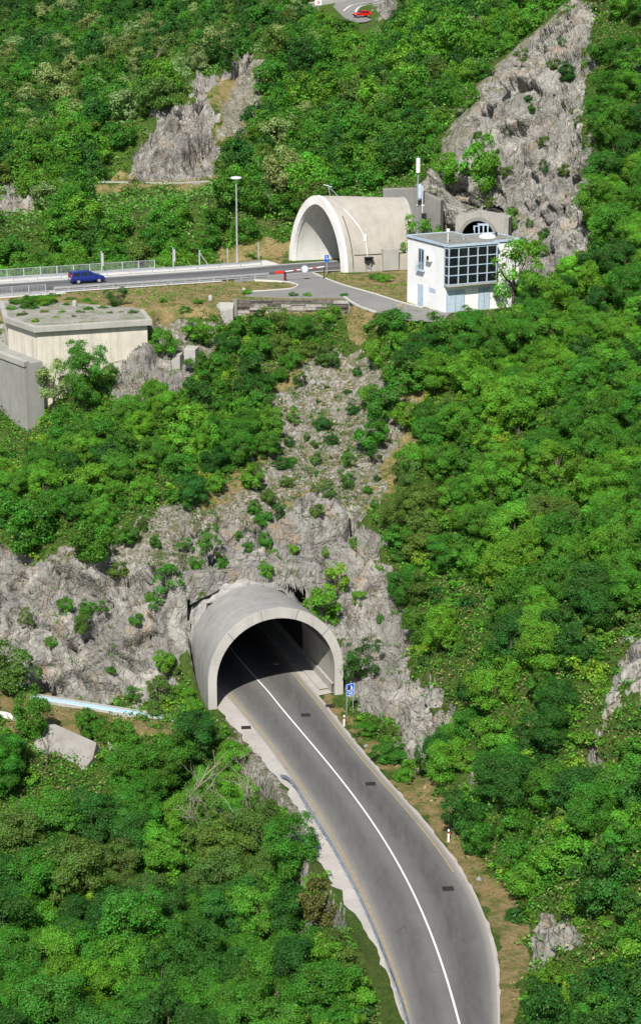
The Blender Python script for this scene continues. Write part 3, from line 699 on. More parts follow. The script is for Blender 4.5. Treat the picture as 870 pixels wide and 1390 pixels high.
def clipp(t, side):
    pr = inner(t); k = [i for i, q in enumerate(pr) if q[1] < 4.6 and (q[0] < 0 if side < 0 else q[0] > 0)]; return pr[k[0]:k[-1]+1], k
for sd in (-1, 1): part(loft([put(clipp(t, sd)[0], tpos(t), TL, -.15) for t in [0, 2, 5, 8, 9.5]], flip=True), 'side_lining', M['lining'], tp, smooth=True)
kA = clipp(0, -1)[1][-1]; kB = clipp(0, 1)[1][0]
part(loft([put(inner(t)[kA:kB+1], tpos(t), TL, -.15) for t in [0, 2, 5, 8, 9.5]], flip=True), 'vault_lining', plain('painted_vault_shade', (.11, .10, .095), .95), tp, smooth=True)  # vault coloured darker than the side walls: its shade is painted in
g = loft([put(inner(t), tpos(t), TL, -.15) for t in [9.5, 14, 22, 34, 48]], flip=True); part(g, 'shade_dark_lining', BORE_SHADE, tp, smooth=True)  # deep bore: shade painted as a near-black lining
g = MB(); e = put(inner(48), tpos(48), TL, -.15); g.add(e, [tuple(range(len(e)))]); part(g, 'end_darkness', M['black'], tp).name = 'painted_dark_end'  # black sheet added for the darkness of the bore further in
for t in (3.2, 6.2): part(MB().tube([(p[0], p[1], p[2]) for p in put([(a*1.001, b*1.001) for a, b in outer(t)], tpos(t), TL, -.15)], .018, 5), 'formwork_joint', M['concrete_dark'], tp)
for k in (9, 14, 19, 24): pr = arch(6.325, 9.035, 2.6); a, b = pr[k]; a2, b2 = arch(5.53, 8.06, 2.5)[k]; c_ = tpos(-.125); part(MB().tube([(c_[0]+TL[0]*a, c_[1]+TL[1]*a, b-.15), (c_[0]+TL[0]*a2, c_[1]+TL[1]*a2, b2-.15)], .018, 5), 'rim_joint', M['iron'], tp)
# sprayed-concrete collar where the barrel enters the rock
RN = np.random.default_rng(3)
secs = []
for k, t in enumerate([8.4, 8.8, 9.3, 9.9, 10.8]):
    bulge = [.02, .12, .25, .42, .7][k]; pr = outer(11); s_ = []
    for j, (a, b) in enumerate(pr):
        r = 1+(bulge+float(RN.normal(0, .16)))/7.5; s_.append((a*r, b*r))
    secs.append(put(s_, tpos(t+float(RN.normal(0, .1))), TL, -.15))
part(loft(secs), 'rock_collar', M['rock'], tp, smooth=True)
# low wall plinth seen on the sunny inner side
g = loft([put([(5.53, 0), (5.35, 0), (5.35, .9), (5.53, .95)][::-1], tpos(t), TL) for t in (.2, 12, 40)]); part(g, 'plinth', M['concrete'], tp)
# ================================================================== UPPER TUNNEL PORTAL
up = thing('tunnel_portal', 'flared beige concrete tunnel portal with a thick white rim on the upper road', 'tunnel', (UC[0], UC[1], UZ))
def uc(t): return UC+UA*t
def ulat(t):
    f = sstep(0, 8, t); v = UL0*(1-f)+UL1*f; return v/np.linalg.norm(v)
uo = lambda t: arch(6.25-.75*sstep(0, 11, t), 9.15-.55*sstep(-1, 12, t), .3, pw=1.82)
ui = lambda t: arch(5.5-.4*sstep(0, 11, t), 8.2-.4*sstep(-1, 12, t), .3, pw=1.82)
tu = [0, .7, 1.5, 2.5, 4, 6, 8, 9.5, 11.2]
part(loft([put(uo(t), uc(t), ulat(t), UZ-.3) for t in tu]), 'shell', M['concrete_warm'], up, smooth=True)
part(ringface(0, arch(6.3, 9.2, .3, pw=1.82), arch(5.40, 8.10, .3, pw=1.82), uc(0), UL0, UA, .45, UZ-.3), 'portal_rim', M['rim_white'], up)
part(loft([put(ui(t), uc(t), ulat(t), UZ-.3) for t in [0, 1, 2, 4, 8, 10.1]], flip=True), 'lining', M['lining_white'], up, smooth=True)
g = MB(); e = put(ui(10.1), uc(10.1), ulat(10.1), UZ-.3); g.add(e, [tuple(range(len(e)))]); part(g, 'painted_dark_end', M['black'], up)  # added black sheet closes the short bore, painted darkness instead of depth
part(ringface(0, arch(5.7, 8.72, .3, pw=1.82), arch(5.4, 8.3, .3, pw=1.82), uc(11.0), ulat(11), UA, .3, UZ-.3), 'rear_rim', M['concrete'], up)
def flank(t, h, off=0.03):
    """point on the camera-side flank at height h"""
    pr = uo(t)[len(uo(t))//2:]; a = np.interp(h, [q[1] for q in pr][::-1], [q[0] for q in pr][::-1]); p = uc(t)+ulat(t)*(a+off); return (p[0], p[1], UZ-.3+h)
g = MB(); c = [flank(2.2, h, .05) for h in np.linspace(8.9, .3, 14)]
part(MB().tube([flank(1.2+2.2*sstep(0, 1, (8.9-h)/5), h, .06) for h in np.linspace(8.8, 4.4, 10)], .07, 6), 'lightning_cable', M['galv'], up)
part(MB().tube([flank(3.4, h, .06) for h in np.linspace(4.4, 1.6, 5)], .045, 6), 'conduit', M['white_paint'], up)
q = flank(3.4, 4.4, .15); part(MB().box(q, (.16, .14, .42)), 'flood_lamp', M['white_paint'], up, bevel=.03)
q = flank(3.3, 1.7, .28); b = MB().box(q, (.42, .3, .3), (1, .2, 0)); b.box((q[0]+.1, q[1]-.1, q[2]+.36), (.55, .42, .04), (1, .2, 0)); part(b, 'switch_box', M['black'], up, bevel=.02)
b = MB(); [b.box((q[0]+dx, q[1]-.12, q[2]-.9), (.04, .04, .7)) for dx in (-.3, .3)]; b.box((q[0], q[1]-.12, q[2]-.7), (.3, .03, .03)); part(b, 'box_stand', M['galv'], up)
part(MB().tube([flank(t, 2.35, .05) for t in np.linspace(1.0, 9.8, 16)], .045, 6), 'handrail_pipe', M['iron'], up)
c0 = flank(6.3, 1.5, .22); c1_ = flank(8.6, 1.5, .22); dd_ = Vector((c1_[0]-c0[0], c1_[1]-c0[1], 0)); mid = [(c0[i]+c1_[i])/2 for i in range(3)]
part(MB().box((mid[0], mid[1], UZ+1.35), (dd_.length/2, .35, 1.35), dd_), 'service_panel', M['concrete'], up, bevel=.03)
part(MB().tube([flank(.75, h, .04) for h in np.linspace(7.0, .2, 12)], .05, 6), 'joint_seam', M['iron'], up)
cr = flank(1.4, 9.1, 0); cr = (uc(1.4)[0], uc(1.4)[1], UZ+8.6)
b = MB().tube([(cr[0], cr[1], cr[2]), (cr[0]-.3, cr[1], cr[2]+1.6)], .06, 6); b.tube([(cr[0]-.9, cr[1], cr[2]+1.6), (cr[0]+.2, cr[1], cr[2]+1.3)], .05, 6); b.tube([(cr[0]+1.0, cr[1], cr[2]+.1), (cr[0]-.25, cr[1], cr[2]+1.4)], .04, 6)
part(b, 'crown_bracket', M['galv'], up)
for t in (3, 6, 9): p = uc(t); part(MB().box((p[0], p[1], UZ+7.15), (.5, .12, .09)), 'ceiling_lamp', M['galv'], up)
# ================================================================== OLD TUNNEL IN THE CLIFF
ot = thing('rail_tunnel_portal', 'small dark arched tunnel mouth in grey masonry in the cliff behind the white building', 'tunnel', (OPC[0], OPC[1], UZ))
def opp(a, d, z): q = OPC+OPL*a+OPA*d; return (q[0], q[1], UZ+z)
ip = arch(2.15, 6.1, 3.7, 20); ipp = [opp(a, -3.4, b) for a, b in ip]
topz = lambda a: 7.1-.16*a if a > 0 else 7.1+.2*a
outl = []
for a, b in ip:
    aa = max(-2.9, min(3.8, a*2.9)); outl.append((aa if abs(b) > .0 else aa, 0 if b < .01 else (topz(aa) if b > 2.5 else b*2.0)))
g = MB(); n = len(ip); A0 = [opp(a, -3.4, b) for a, b in outl]; A1 = [opp(a, -.8, b) for a, b in outl]
g.add(A0+ipp, [(j, j+1, n+j+1, n+j)[::-1] for j in range(n-1)]); g.add(A0+A1, [(j, j+1, n+j+1, n+j) for j in range(n-1)])
rel(g.build('masonry_face', concrete('striped_masonry', (.36, .34, .31), .8), ot), ot)
g = MB(); vs = ipp+[opp(a, 30, b) for a, b in ip]; g.add(vs, [(j, j+1, n+j+1, n+j)[::-1] for j in range(n-1)]); g.add(vs[n:], [tuple(range(n))]); rel(g.build('lining', BORE_SHADE, ot), ot)  # lining and end face coloured near-black to paint the shade inside
g = ringface(0, arch(2.55, 6.5, 3.7, 20), arch(2.12, 6.06, 3.7, 20), OPC-OPA*3.4, OPL, OPA, .12, UZ); rel(g.build('arch_ring', M['concrete_dark'], ot), ot)
# pale steel rack standing before it
rk_ = thing('steel_frame', 'pale blue steel frame rack standing before the small tunnel mouth, seen over the flat roof', 'frame', opp(.6, -6, 0))
q = rk_.location
b = MB()
for dx in (-.05, .5, 1.05): b.box((dx, 0, 3.0), (.07, .07, 3.0)); b.box((dx, .8, 3.0), (.05, .05, 3.0))
b.box((.5, 0, 5.9), (.62, .08, .07)); b.box((-.4, 0, 5.75), (.35, .05, .05)); b.box((-.7, 0, 5.5), (.04, .04, .25)); b.box((.5, .8, 5.9), (.7, .05, .06)); b.box((-.6, 0, 5.3), (.05, .05, .4))
b.build('rack', M['render_blue'], rk_)
# ================================================================== WHITE BUILDING
zf = UZ-.02; ZR = 34.15
bd = thing('control_building', 'white two-storey flat-roofed building with a projecting dark gridded window', 'building', (BF[0], BF[1], zf))
foot = [B(.8, 0), B(.8, 9.7), B(6.3, 9.7), B(6.3, 5.8), B(9, 5.8), B(9, 0)]
g = MB(); g.prism([tuple(p) for p in foot], zf-1.5, ZR-.3); part(g, 'wall', M['plaster'], bd)
roof = [B(-.1, -.0), B(-.1, 6.35), B(.75, 6.35), B(.75, 9.78), B(6.38, 9.78), B(6.38, 5.88), B(9.08, 5.88), B(9.08, -.08), B(.7, -.08), B(.7, -.0)]
g = MB(); g.prism([tuple(p) for p in roof], ZR-.297, ZR-.02); rf = part(g, 'roof', M['roof_felt'], bd)
g = MB(); n = len(roof)
for i in range(n):
    p, q = roof[i], roof[(i+1) % n]; d = q-p; L = np.linalg.norm(d)
    if L < .2: continue
    g.box(((p[0]+q[0])/2, (p[1]+q[1])/2, ZR-.06), (L/2+.06, .09, .12), (d[0], d[1], 0))
o = g.build('roof_trim', M['render_blue'], rf); o.location = (0, 0, 0)
# bay window with its grid
zb, zt = 29.75, ZR-.30
g = MB(); g.prism([tuple(p) for p in [B(0, .0), B(0, 6.25), B(.795, 6.25), B(.795, .003)]], zb, zt); g.prism([tuple(p) for p in [B(.0, -.02), B(.0, .05), B(.75, .05), B(.75, -.02)]], zb, zt)
bay = part(g, 'bay_window', M['glass_dark'], bd)
g = MB(); a3 = (*Ba, 0); b3 = (*Bb, 0)
def bpos(a, b, z): q = B(a, b); return (q[0], q[1], z)
for k in range(6): g.box(bpos(-.02, .05+k*1.23, (zb+zt)/2), (.055, .06, (zt-zb)/2), b3)
for k in range(5): zz = zb+.05+(zt-zb-.1)*k/4; g.box(bpos(-.021, 3.13, zz), (3.13, .05, .045), b3); g.box(bpos(.37, -.04, zz), (.40, .05, .045), a3)
g.box(bpos(.75, -.041, (zb+zt)/2), (.06, .05, (zt-zb)/2), a3)
o = g.build('window_grid', M['render_blue'], bay); o.location = (0, 0, 0)
g = MB(); g.prism([tuple(p) for p in [B(-.06, -.06), B(-.06, 6.3), B(.795, 6.3), B(.795, -.06)]], zb-.2, zb-.003); part(g, 'bay_sill', M['concrete'], bd)
def on_left(a, z, w, h, d=.03): return MB().box(bpos(a, -d, z), (w/2, d, h/2), a3)
def on_front(b, z, w, h, d=.03): return MB().box(bpos(.8-d, b, z), (w/2, d, h/2), b3)
wn = part(on_left(5.8, 31.85, 1.15, 2.3), 'window', M['glass_dark'], bd)
g = MB()
for da in (-.6, 0, .6): g.box(bpos(5.8+da, -.08, 31.85), (.05, .03, 1.18), a3)
for dz in (-1.18, 1.18): g.box(bpos(5.8, -.081, 31.85+dz), (.65, .032, .05), a3)
o = g.build('frame', M['render_blue'], wn); o.location = (0, 0, 0)
g = MB()
for da in np.linspace(-.75, .75, 7): g.box(bpos(5.8+da, -.35, 31.1), (.015, .015, .45), a3)
g.box(bpos(5.8, -.35, 31.55), (.78, .025, .025), a3); g.box(bpos(5.8, -.2, 30.62), (.8, .2, .05), a3)
o = g.build('balcony_rail', M['render_blue'], wn); o.location = (0, 0, 0)
dr = part(on_left(5.9, zf+1.15, 1.25, 2.6), 'door', M['render_blue'], bd); o = MB().box(bpos(5.45, -.1, zf+1.0), (.05, .05, .12), a3).build('handle', M['galv'], dr); o.location = (0, 0, 0)
ac = part(on_left(3.9, 32.3, 1.0, .75, .22), 'air_conditioner', M['white_paint'], bd, bevel=.03)
o = MB().tube([bpos(3.75, -.43, 32.3), bpos(3.75, -.47, 32.3)], .27, 16).build('fan_grille', M['iron'], ac); o.location = (0, 0, 0)
part(on_left(3.3, 29.05-.3, 1.4, .45, .02), 'name_plate', M['render_blue'], bd)
for b0, w_ in ((1.45, 2.3), (5.15, 1.4)):
    dd2 = part(on_front(b0, zf+1.2, w_, 2.5, .025), 'door', M['render_blue'], bd)
    gg = MB()
    for k in range(3): gg.box(bpos(.74, b0-w_/2+w_*k/2, zf+1.2), (.035, .02, 1.25), b3)
    o = gg.build('door_frame', M['galv'], dd2); o.location = (0, 0, 0)
rz = ZR-.02
g = MB().tube([bpos(2.2, 1.2, rz), bpos(2.2, 1.2, rz+1.3)], .05, 8); g.box(bpos(2.2, 1.2, rz+1.35), (.16, .16, .16)); part(g, 'roof_mast', M['white_paint'], bd)
g = MB().tube([bpos(3.3, 3.9, rz), bpos(3.3, 3.9, rz+.35)], .16, 10); g.tube([bpos(3.3, 3.9, rz+.35), bpos(3.3, 3.9, rz+.48)], .26, 10); part(g, 'roof_vent', M['galv'], bd)
g = MB(); c = bpos(3.6, 7.2, rz); g.tube([(c[0], c[1], rz), (c[0], c[1], rz+.2)], [.95, .9], 20); g.tube([(c[0], c[1], rz+.2), (c[0], c[1], rz+.38), (c[0], c[1], rz+.48)], [.75, .55, .2], 20); part(g, 'skylight', M['white_paint'], bd, smooth=False)
g = MB().tube([bpos(4.3, 8.8, rz), bpos(4.3, 8.8, rz+.4)], .14, 8); part(g, 'roof_vent', M['iron'], bd)
# ================================================================== CONCRETE BLOCKHOUSE AND ABUTMENT
bk = thing('concrete_blockhouse', 'big flat-topped concrete block with a grey roof slab overgrown by weeds', 'structure', (BLK[1][0], BLK[1][1], 18))
def shrink(poly, d):
    c = np.mean(poly, 0); out = []
    for i in range(len(poly)):
        p0, p1, p2 = [np.array(poly[(i+k) % len(poly)], float) for k in (-1, 0, 1)]
        d1 = (p1-p0)/np.linalg.norm(p1-p0); d2 = (p2-p1)/np.linalg.norm(p2-p1); n1 = np.array([-d1[1], d1[0]]); n2 = np.array([-d2[1], d2[0]])
        b_ = (n1+n2); b_ /= (1+n1@n2); out.append(tuple(p1+b_*d))
    return out
BW = shrink(BLK, .5)
part(MB().prism(BW, 17.0, UZ-.9), 'wall', M['concrete_cream'], bk)
part(MB().prism(BLK, UZ-.897, UZ-.25), 'roof_slab', M['concrete'], bk, bevel=.04); part(MB().prism(shrink(BLK, .55), UZ-.26, UZ-.19), 'gravel_cover', M['roof_rubble'], bk)
LB = [(-42.3, 216.1), (-31.6, 200.9), (-29.9, 202.3), (-34.4, 209.2), (-38, 217.5)]
ab = thing('bridge_abutment', 'sloping grey concrete abutment below the left side of the weedy concrete block', 'structure', (-33, 204, 12))
part(MB().prism(LB, [8]*5, [22.7, 22.6, 22.65, 22.75, 22.8]), 'retaining_wall', M['concrete_mid'], ab)
part(MB().prism([(-42.45, 216.0), (-31.65, 200.7), (-31.2, 201.3), (-41.7, 216.4)], 22.35, 22.9), 'coping', M['concrete'], ab)
# crib wall
cb = thing('timber_crib_wall', 'low retaining wall of weathered grey horizontal sleepers below the yard', 'retaining wall', (-10, 218, 25))
xa, xb = PZ(318, 406, UZ)[0], PZ(474, 407, UZ)[0]; rr = random.Random(4)
g = MB(); g.cbox(xa, xb, 217.75, 218.3, 24.2, UZ-.02); part(g, 'backing', M['wood_grey'], cb)
for k in range(6):
    z0 = 24.35+k*.37; x0 = xa; 
    while x0 < xb-.3:
        L = min(rr.uniform(1.2, 2.6), xb-x0); g = MB(); g.cbox(x0+.02, x0+L-.02, 217.45+rr.uniform(0, .16), 217.9, z0+.02, z0+.31); g.cbox(x0+.02, x0+L-.02, 217.42+rr.uniform(0, .1), 217.8, z0+.29, z0+.33)
        part(g, 'sleeper', M['wood_light'] if rr.random() < .45 else M['wood_grey'], cb); x0 += L
g = MB().cbox(xa-.1, xa+.35, 217.2, 218.2, 24, UZ+.12); g.cbox(xb-.1, xb+.3, 217.2, 218.2, 24, UZ+.02); part(g, 'end_post', M['concrete_dark'], cb)
g = MB().cbox(xa-.1, xb+.3, 216.4, 217.6, 23.2, 24.34); part(g, 'footing', M['concrete'], cb)
p0 = PZ(294, 413, UZ+.1); p1 = PZ(318, 413, UZ+.1)
g = MB(); g.prism([(p0[0], p0[1]), (p0[0]+.5, p0[1]-1.1), (p1[0]-.1, p1[1]-.9), (p1[0]-.05, p1[1]+.9), (p0[0]+.2, p0[1]+1.0)], 23.0, [UZ+.1, UZ-.4, UZ-.2, UZ+.2, UZ+.2])
tag(g.build('concrete_pier', M['concrete'], bevel=.05), 'rough leaning concrete stub wall at the left end of the sleeper wall', 'wall')
h = P(260, 478, 204.5)
g = MB().prism([(h[0]-.8, 204.0), (h[0]+.45, 203.7), (h[0]+.8, 205.0), (h[0]-.4, 205.4)], h[2]-1.6, [h[2]+.5, h[2]+.45, h[2]+.6, h[2]+.62]); tag(g.build('concrete_block', M['concrete'], bevel=.05), 'pale concrete cube half buried among the rubble below the stub wall', 'block')
h = P(247, 484, 205.2); g = MB().prism([(h[0]-1.2, 205.2), (h[0]-.2, 204.6), (h[0]+.1, 205.6), (h[0]-.9, 206.3)], h[2]-1.8, [h[2]-.5, h[2]+.2, h[2]+.5, h[2]]); tag(g.build('broken_slab', M['concrete'], bevel=.04), 'tilted slab of broken concrete at the left of the pale concrete cube', 'slab')
for px, py, lab in ((285.5, 407, 'small pale stone marker standing in the dry grass of the verge'), (101, 414, 'short upright concrete stub among weeds on the concrete block roof'), (331, 397, 'small grey stone post at the top left corner of the sleeper wall')):
    q = PZ(px, py, UZ-.1); g = MB().prism([(q[0]-.22, q[1]-.2), (q[0]+.24, q[1]-.2), (q[0]+.18, q[1]+.2), (q[0]-.18, q[1]+.2)], UZ-.3, [UZ+.35, UZ+.3, UZ+.5, UZ+.52]); tag(g.build('marker_stone', M['concrete'], bevel=.08), lab, 'stone')
# lower left: channel with light blue cover, leaning slab, ledges
ch = thing('water_channel', 'long narrow concrete channel with a light blue painted top below the left cliff', 'channel', (*PZ(140, 958, .3)[:2], 0))
cp = [P(34,944,161.9), P(60,948,161.2), P(110,956,159.9), P(165,965,158.6), P(205,971,157.8), P(240,979,156.8)]
cc = smooth_curve(cp, 5)
part(MB().sweep(cc, [(-.75, -.9), (-.75, .0), (.55, .0), (.55, -.9)], closed=True), 'channel_wall', M['concrete'], ch)
part(MB().sweep(cc, [(-.18, .0), (-.16, .07), (.40, .07), (.42, .0)], closed=True), 'blue_cover', worn_paint('flaking_blue_paint', (.36, .60, .80), (.42, .42, .40), .75), ch)
def slab(name, pix, thick, m, lab, cat='slab'):
    v = [Vector(P(*q).tolist()) for q in pix]; nn = (v[1]-v[0]).cross(v[-1]-v[0]).normalized()
    if nn.y > 0: nn = -nn
    n = len(v); g = MB(); g.add([tuple(a) for a in v]+[tuple(a-nn*thick) for a in v], [tuple(range(n)), tuple(range(2*n-1, n-1, -1))]+[(i, n+i, n+(i+1) % n, (i+1) % n) for i in range(n)])
    o = g.build(name, m, bevel=.08); return tag(o, lab, cat)
M['slab_rock'] = concrete('grey_slab_rock', (.27, .255, .235), .6, dirt_amt=.7)
slab('leaning_slab', [(54,984,152.2),(75,983,152.0),(131,1008,149.6),(126,1030,148.9),(100,1064,147.6),(70,1052,148.8),(38,1035,149.6)], 1.2, M['slab_rock'], 'big bare grey rock slab leaning out of the bushes below the blue channel', 'rock slab')
slab('ledge', [(145,1004,150.6),(158,1007,150.4),(182,1019,149.6),(178,1026,148.9),(148,1013,149.8)], .5, M['concrete'], 'thin pale stone ledge to the right of the leaning rock slab', 'ledge')
slab('ledge', [(-12,964,157),(8,966,156.8),(23,971,156.2),(22,978,155.6),(0,973,156.2),(-12,972,156.4)], .6, M['concrete_light'], 'pale concrete ledge at the left edge below the cliff', 'ledge')
# grey retaining wall right of upper tunnel
g = MB(); w0, w1, w2 = P(530,254,255), P(562,255,252.5), P(598,268,249.5)
g.prism([(w0[0]-1, w0[1]), (w1[0], w1[1]), (w2[0], w2[1]), (w2[0]+.5, w2[1]+1.2), (w1[0], w1[1]+1.4), (w0[0]-1, w0[1]+1.4)], 26, [w0[2]-.2, w1[2], w2[2]-.3, w2[2]-.3, w1[2], w0[2]-.2])
tag(g.build('rock_wall', M['concrete_dark'], bevel=.1), 'dark grey retaining wall between the upper tunnel and the cliff', 'wall')
# terrace wall below rock spur
tw = [PZ(134,247,31.0), PZ(180,247.5,31.0), PZ(235,248.5,31.0), PZ(284,246,31.0)]
g = MB().sweep(smooth_curve(tw, 5), [(-.4, -2.2), (-.4, .15), (.5, .15), (.5, -2.2)], closed=True); tag(g.build('terrace_wall', M['concrete']), 'long low stone terrace wall under the pale rock spur on the far hillside', 'wall')
# ================================================================== GUARDRAILS AND RAILINGS
WB = [(0, .62), (.05, .60), (.05, .54), (.01, .50), (.05, .45), (.05, .38), (0, .36), (-.03, .36), (-.03, .62)]
def guardrail(name, c, label, m, spacing=2.0, side=1, parts=True, h=0, post='post'):
    c = [np.array(p, float) for p in c]; r = thing(name, label, 'guardrail', c[0])
    prof = [(a*side, b+h) for a, b in WB]
    part(MB().sweep([tuple(p) for p in c], prof, closed=True), 'rail', m, r)
    n = max(2, int(sum(np.linalg.norm(c[i+1]-c[i]) for i in range(len(c)-1))/spacing)); q = resample([tuple(p) for p in c], n+1)
    for k in range(n+1):
        a = q[min(k+1, n)]-q[max(k-1, 0)]
        part(MB().box((q[k][0]-a[1]/np.hypot(*a[:2])*-.0+0, q[k][1], q[k][2]+.28+h), (.05, .045, .33), (a[0], a[1], 0)).box((q[k][0], q[k][1], q[k][2]+.0+h*0), (.07, .07, .06)), post, M['galv'], r)
    return r
gr = smooth_curve([PZ(a, b, .6) for a, b in [(381,1048),(397,1061),(415,1089),(431,1115),(447,1140),(462,1167),(478,1196),(491,1223),(506,1256),(523,1297),(541,1345),(556,1395),(570,1450)]], 4)
gr = [np.array([p[0], p[1], 0.]) for p in gr]; gr[0][2] = -.25; gr[1][2] = -.12
guardrail('guardrail', gr, 'steel guardrail with a turned-down end along the left side of the lower road', M['galv_blue'], 2.0, -1)
k0 = int(np.argmin(abs(upc[:,0]+70))); ke = int(np.argmin(abs(upc[:,0]+1)))
fr = offs(upc, -4.35)[k0:ke-3]; guardrail('guardrail', [(p[0], p[1], UZ+.03) for p in fr], 'long grey guardrail on the far side of the upper road', M['galv'], 2.9, 1)
kn = int(np.argmin(abs(upc[:,0]+32.5))); kn2 = int(np.argmin(abs(upc[:,0]+7.4)))
fr = offs(upc, 4.5)[kn:kn2]; guardrail('guardrail', [(p[0], p[1], UZ+.03) for p in fr], 'pale guardrail on the near side of the upper road above the dry verge', M['galv'], 1.7, -1)
fr = [(p[0], p[1], UZ+.03) for p in offs(upc, 4.3)[kn2+20:kn2+29]]
def railing(c, label, h=1.05, sp=2.0, bars=.16):
    r = thing('railing', label, 'railing', c[0]); c = [np.array(p, float) for p in c]
    for zz in (h, .12): part(MB().sweep([tuple(p) for p in c], [(-.03, zz-.03), (-.03, zz+.03), (.03, zz+.03), (.03, zz-.03)], closed=True), 'handrail' if zz > .5 else 'bottom_rail', M['galv'], r)
    L = sum(np.linalg.norm(c[i+1]-c[i]) for i in range(len(c)-1)); n = int(L/sp); q = resample([tuple(p) for p in c], n+1)
    for k in range(n+1): part(MB().box((q[k][0], q[k][1], q[k][2]+h/2), (.05, .05, h/2+.05)), 'post', M['galv'], r)
    nb = int(L/bars); q = resample([tuple(p) for p in c], nb+1); g = MB()
    for k in range(nb+1): g.box((q[k][0], q[k][1], q[k][2]+h/2), (.012, .012, h/2-.06))
    part(g, 'baluster_row', M['galv'], r); return r
fr = offs(upc, -7.75); ka = int(np.argmin(abs(fr[:,0]+60))); kb_ = int(np.argmin(abs(fr[:,0]-PZ(223, 363, UZ)[0])))
railing([(p[0], p[1], UZ+.02) for p in fr[ka:kb_]], 'long grey pedestrian railing behind the upper road walkway')
fr = offs(upc, 4.9); ka = int(np.argmin(abs(fr[:,0]+60))); railing([(p[0], p[1], UZ+.02) for p in fr[ka:kn]], 'short grey bridge railing on the near side at the left end of the upper road')
# ================================================================== STREET LAMP, POSTS, SIGNS, BARRIER
q = PZ(322, 357, UZ); ztop = P(322, 241, q[1])[2]
lp = thing('street_lamp', 'tall slender street lamp with a flat white head beside the upper road', 'street lamp', (q[0], q[1], UZ))
part(MB().tube([(q[0], q[1], UZ-.1), (q[0], q[1], ztop-.15)], [.14, .085], 10), 'pole', M['galv'], lp)
part(MB().tube([(q[0], q[1], UZ-.1), (q[0], q[1], UZ+.35)], .2, 10), 'base', M['concrete'], lp)
part(MB().tube([(q[0], q[1], ztop-.18), (q[0], q[1], ztop-.05), (q[0], q[1], ztop+.12), (q[0], q[1], ztop+.2)], [.2, .72, .72, .3], 18), 'lamp_head', M['lampglass'], lp)
q = np.array(q)
def fpost(px, py, h, lab, brace=False, board=False):
    q = PZ(px, py, UZ-.1); 
    if board:
        r = thing('sign_board', lab, 'sign', (q[0], q[1], UZ-.4)); part(MB().box((q[0], q[1], UZ+h/2-.4), (.06, .06, h/2)), 'post', M['galv'], r)
        part(MB().box((q[0]+.12, q[1]-.1, UZ+h-1.4), (.17, .04, .8), (1, -.35, 0)), 'panel', M['galv'], r)
    else:
        r = thing('fence_post', lab, 'post', (q[0], q[1], UZ-.4)); part(MB().box((q[0], q[1], UZ+h/2-.4), (.07, .07, h/2)), 'upright', M['galv'], r)
        if brace: part(MB().tube([(q[0]+.05, q[1], UZ+h-.8), (q[0]+1.3, q[1]-.2, UZ-.3)], .05, 6), 'brace', M['galv'], r)
    return r
fpost(138.5, 371, 3.1, 'narrow pale board on a post behind the railing, left of the tall lamp', board=True)
fpost(235.5, 363, 2.9, 'narrow pale board on a post just right of the railing end', board=True)
fpost(271, 360, 2.3, 'grey fence post with a slanting brace left of the tall lamp', brace=True)
fpost(309, 353, 1.9, 'short grey fence post close to the left side of the tall lamp')
fpost(351, 348, 2.2, 'grey fence post on the bank to the right of the tall lamp')
fpost(395, 340, 1.7, 'grey fence post beside the left foot of the upper tunnel rim')
def sign_mesh_icon(r, c, w, h, ax):
    return None
# barrier
b0 = PZ(387, 381.5, UZ); b1 = PZ(440, 377.5, UZ)
br = thing('barrier_gate', 'red and white boom barrier across the yard entrance of the upper road', 'barrier', (b0[0], b0[1], UZ))
part(MB().box((b0[0], b0[1], UZ+.6), (.14, .14, .6)).box((b0[0], b0[1], UZ+.08), (.22, .22, .06)), 'pivot_post', M['dark_red'], br)
part(MB().box((b1[0], b1[1], UZ+.75), (.07, .07, .75)).box((b1[0], b1[1], UZ+.05), (.16, .16, .1)), 'catch_post', M['iron'], br)
d = Vector((b1[0]-b0[0], b1[1]-b0[1], .25)); L = d.length; dn = d.normalized(); st = Vector((b0[0], b0[1]-.16, UZ+1.22))
for k in range(10):
    a = st+dn*(L*k/10); e = st+dn*(L*(k+1)/10-.004); part(MB().tube([tuple(a), tuple(e)], .062, 8), 'boom_section', M['red_paint' if k in (2, 4, 5, 7) else 'white_paint'], br)
part(MB().box(tuple(st-dn*.75), (.55, .13, .16), dn), 'counterweight', M['red_paint'], br, bevel=.04)
c = st+dn*(L*.5); part(MB().tube([(c.x, c.y-.1, c.z+.05), (c.x, c.y-.14, c.z+.05)], .42, 20), 'round_sign', M['white_paint'], br)
c2 = Vector((c.x, c.y-.16, c.z+.05)); part(ringface(0, [(.42*math.cos(t), .42*math.sin(t)) for t in np.linspace(math.pi, -math.pi, 25)], [(.34*math.cos(t), .34*math.sin(t)) for t in np.linspace(math.pi, -math.pi, 25)], (c2.x, c2.y), (1, 0), (0, 1), .01, c2.z), 'sign_ring', M['light_blue'], br)
# blue sign by upper tunnel
q = PZ(443.5, 371.5, UZ); sg = thing('road_sign', 'small blue road sign on a post in front of the upper tunnel rim', 'sign', (q[0], q[1], UZ))
part(MB().tube([(q[0], q[1], UZ-.1), (q[0], q[1], UZ+2.3)], .05, 8), 'post', M['galv'], sg)
pn = part(MB().box((q[0], q[1]-.08, UZ+1.95), (.26, .02, .42), (1, .35, 0)), 'panel', M['blue_sign'], sg)
g = MB().box((q[0]-.02, q[1]-.115, UZ+2.05), (.03, .008, .22), (1, .35, 0)); g.box((q[0]+.07, q[1]-.09, UZ+1.9), (.12, .008, .035), (1, .35, 0)); o = g.build('white_symbol', M['white_paint'], pn); o.location = (0, 0, 0)
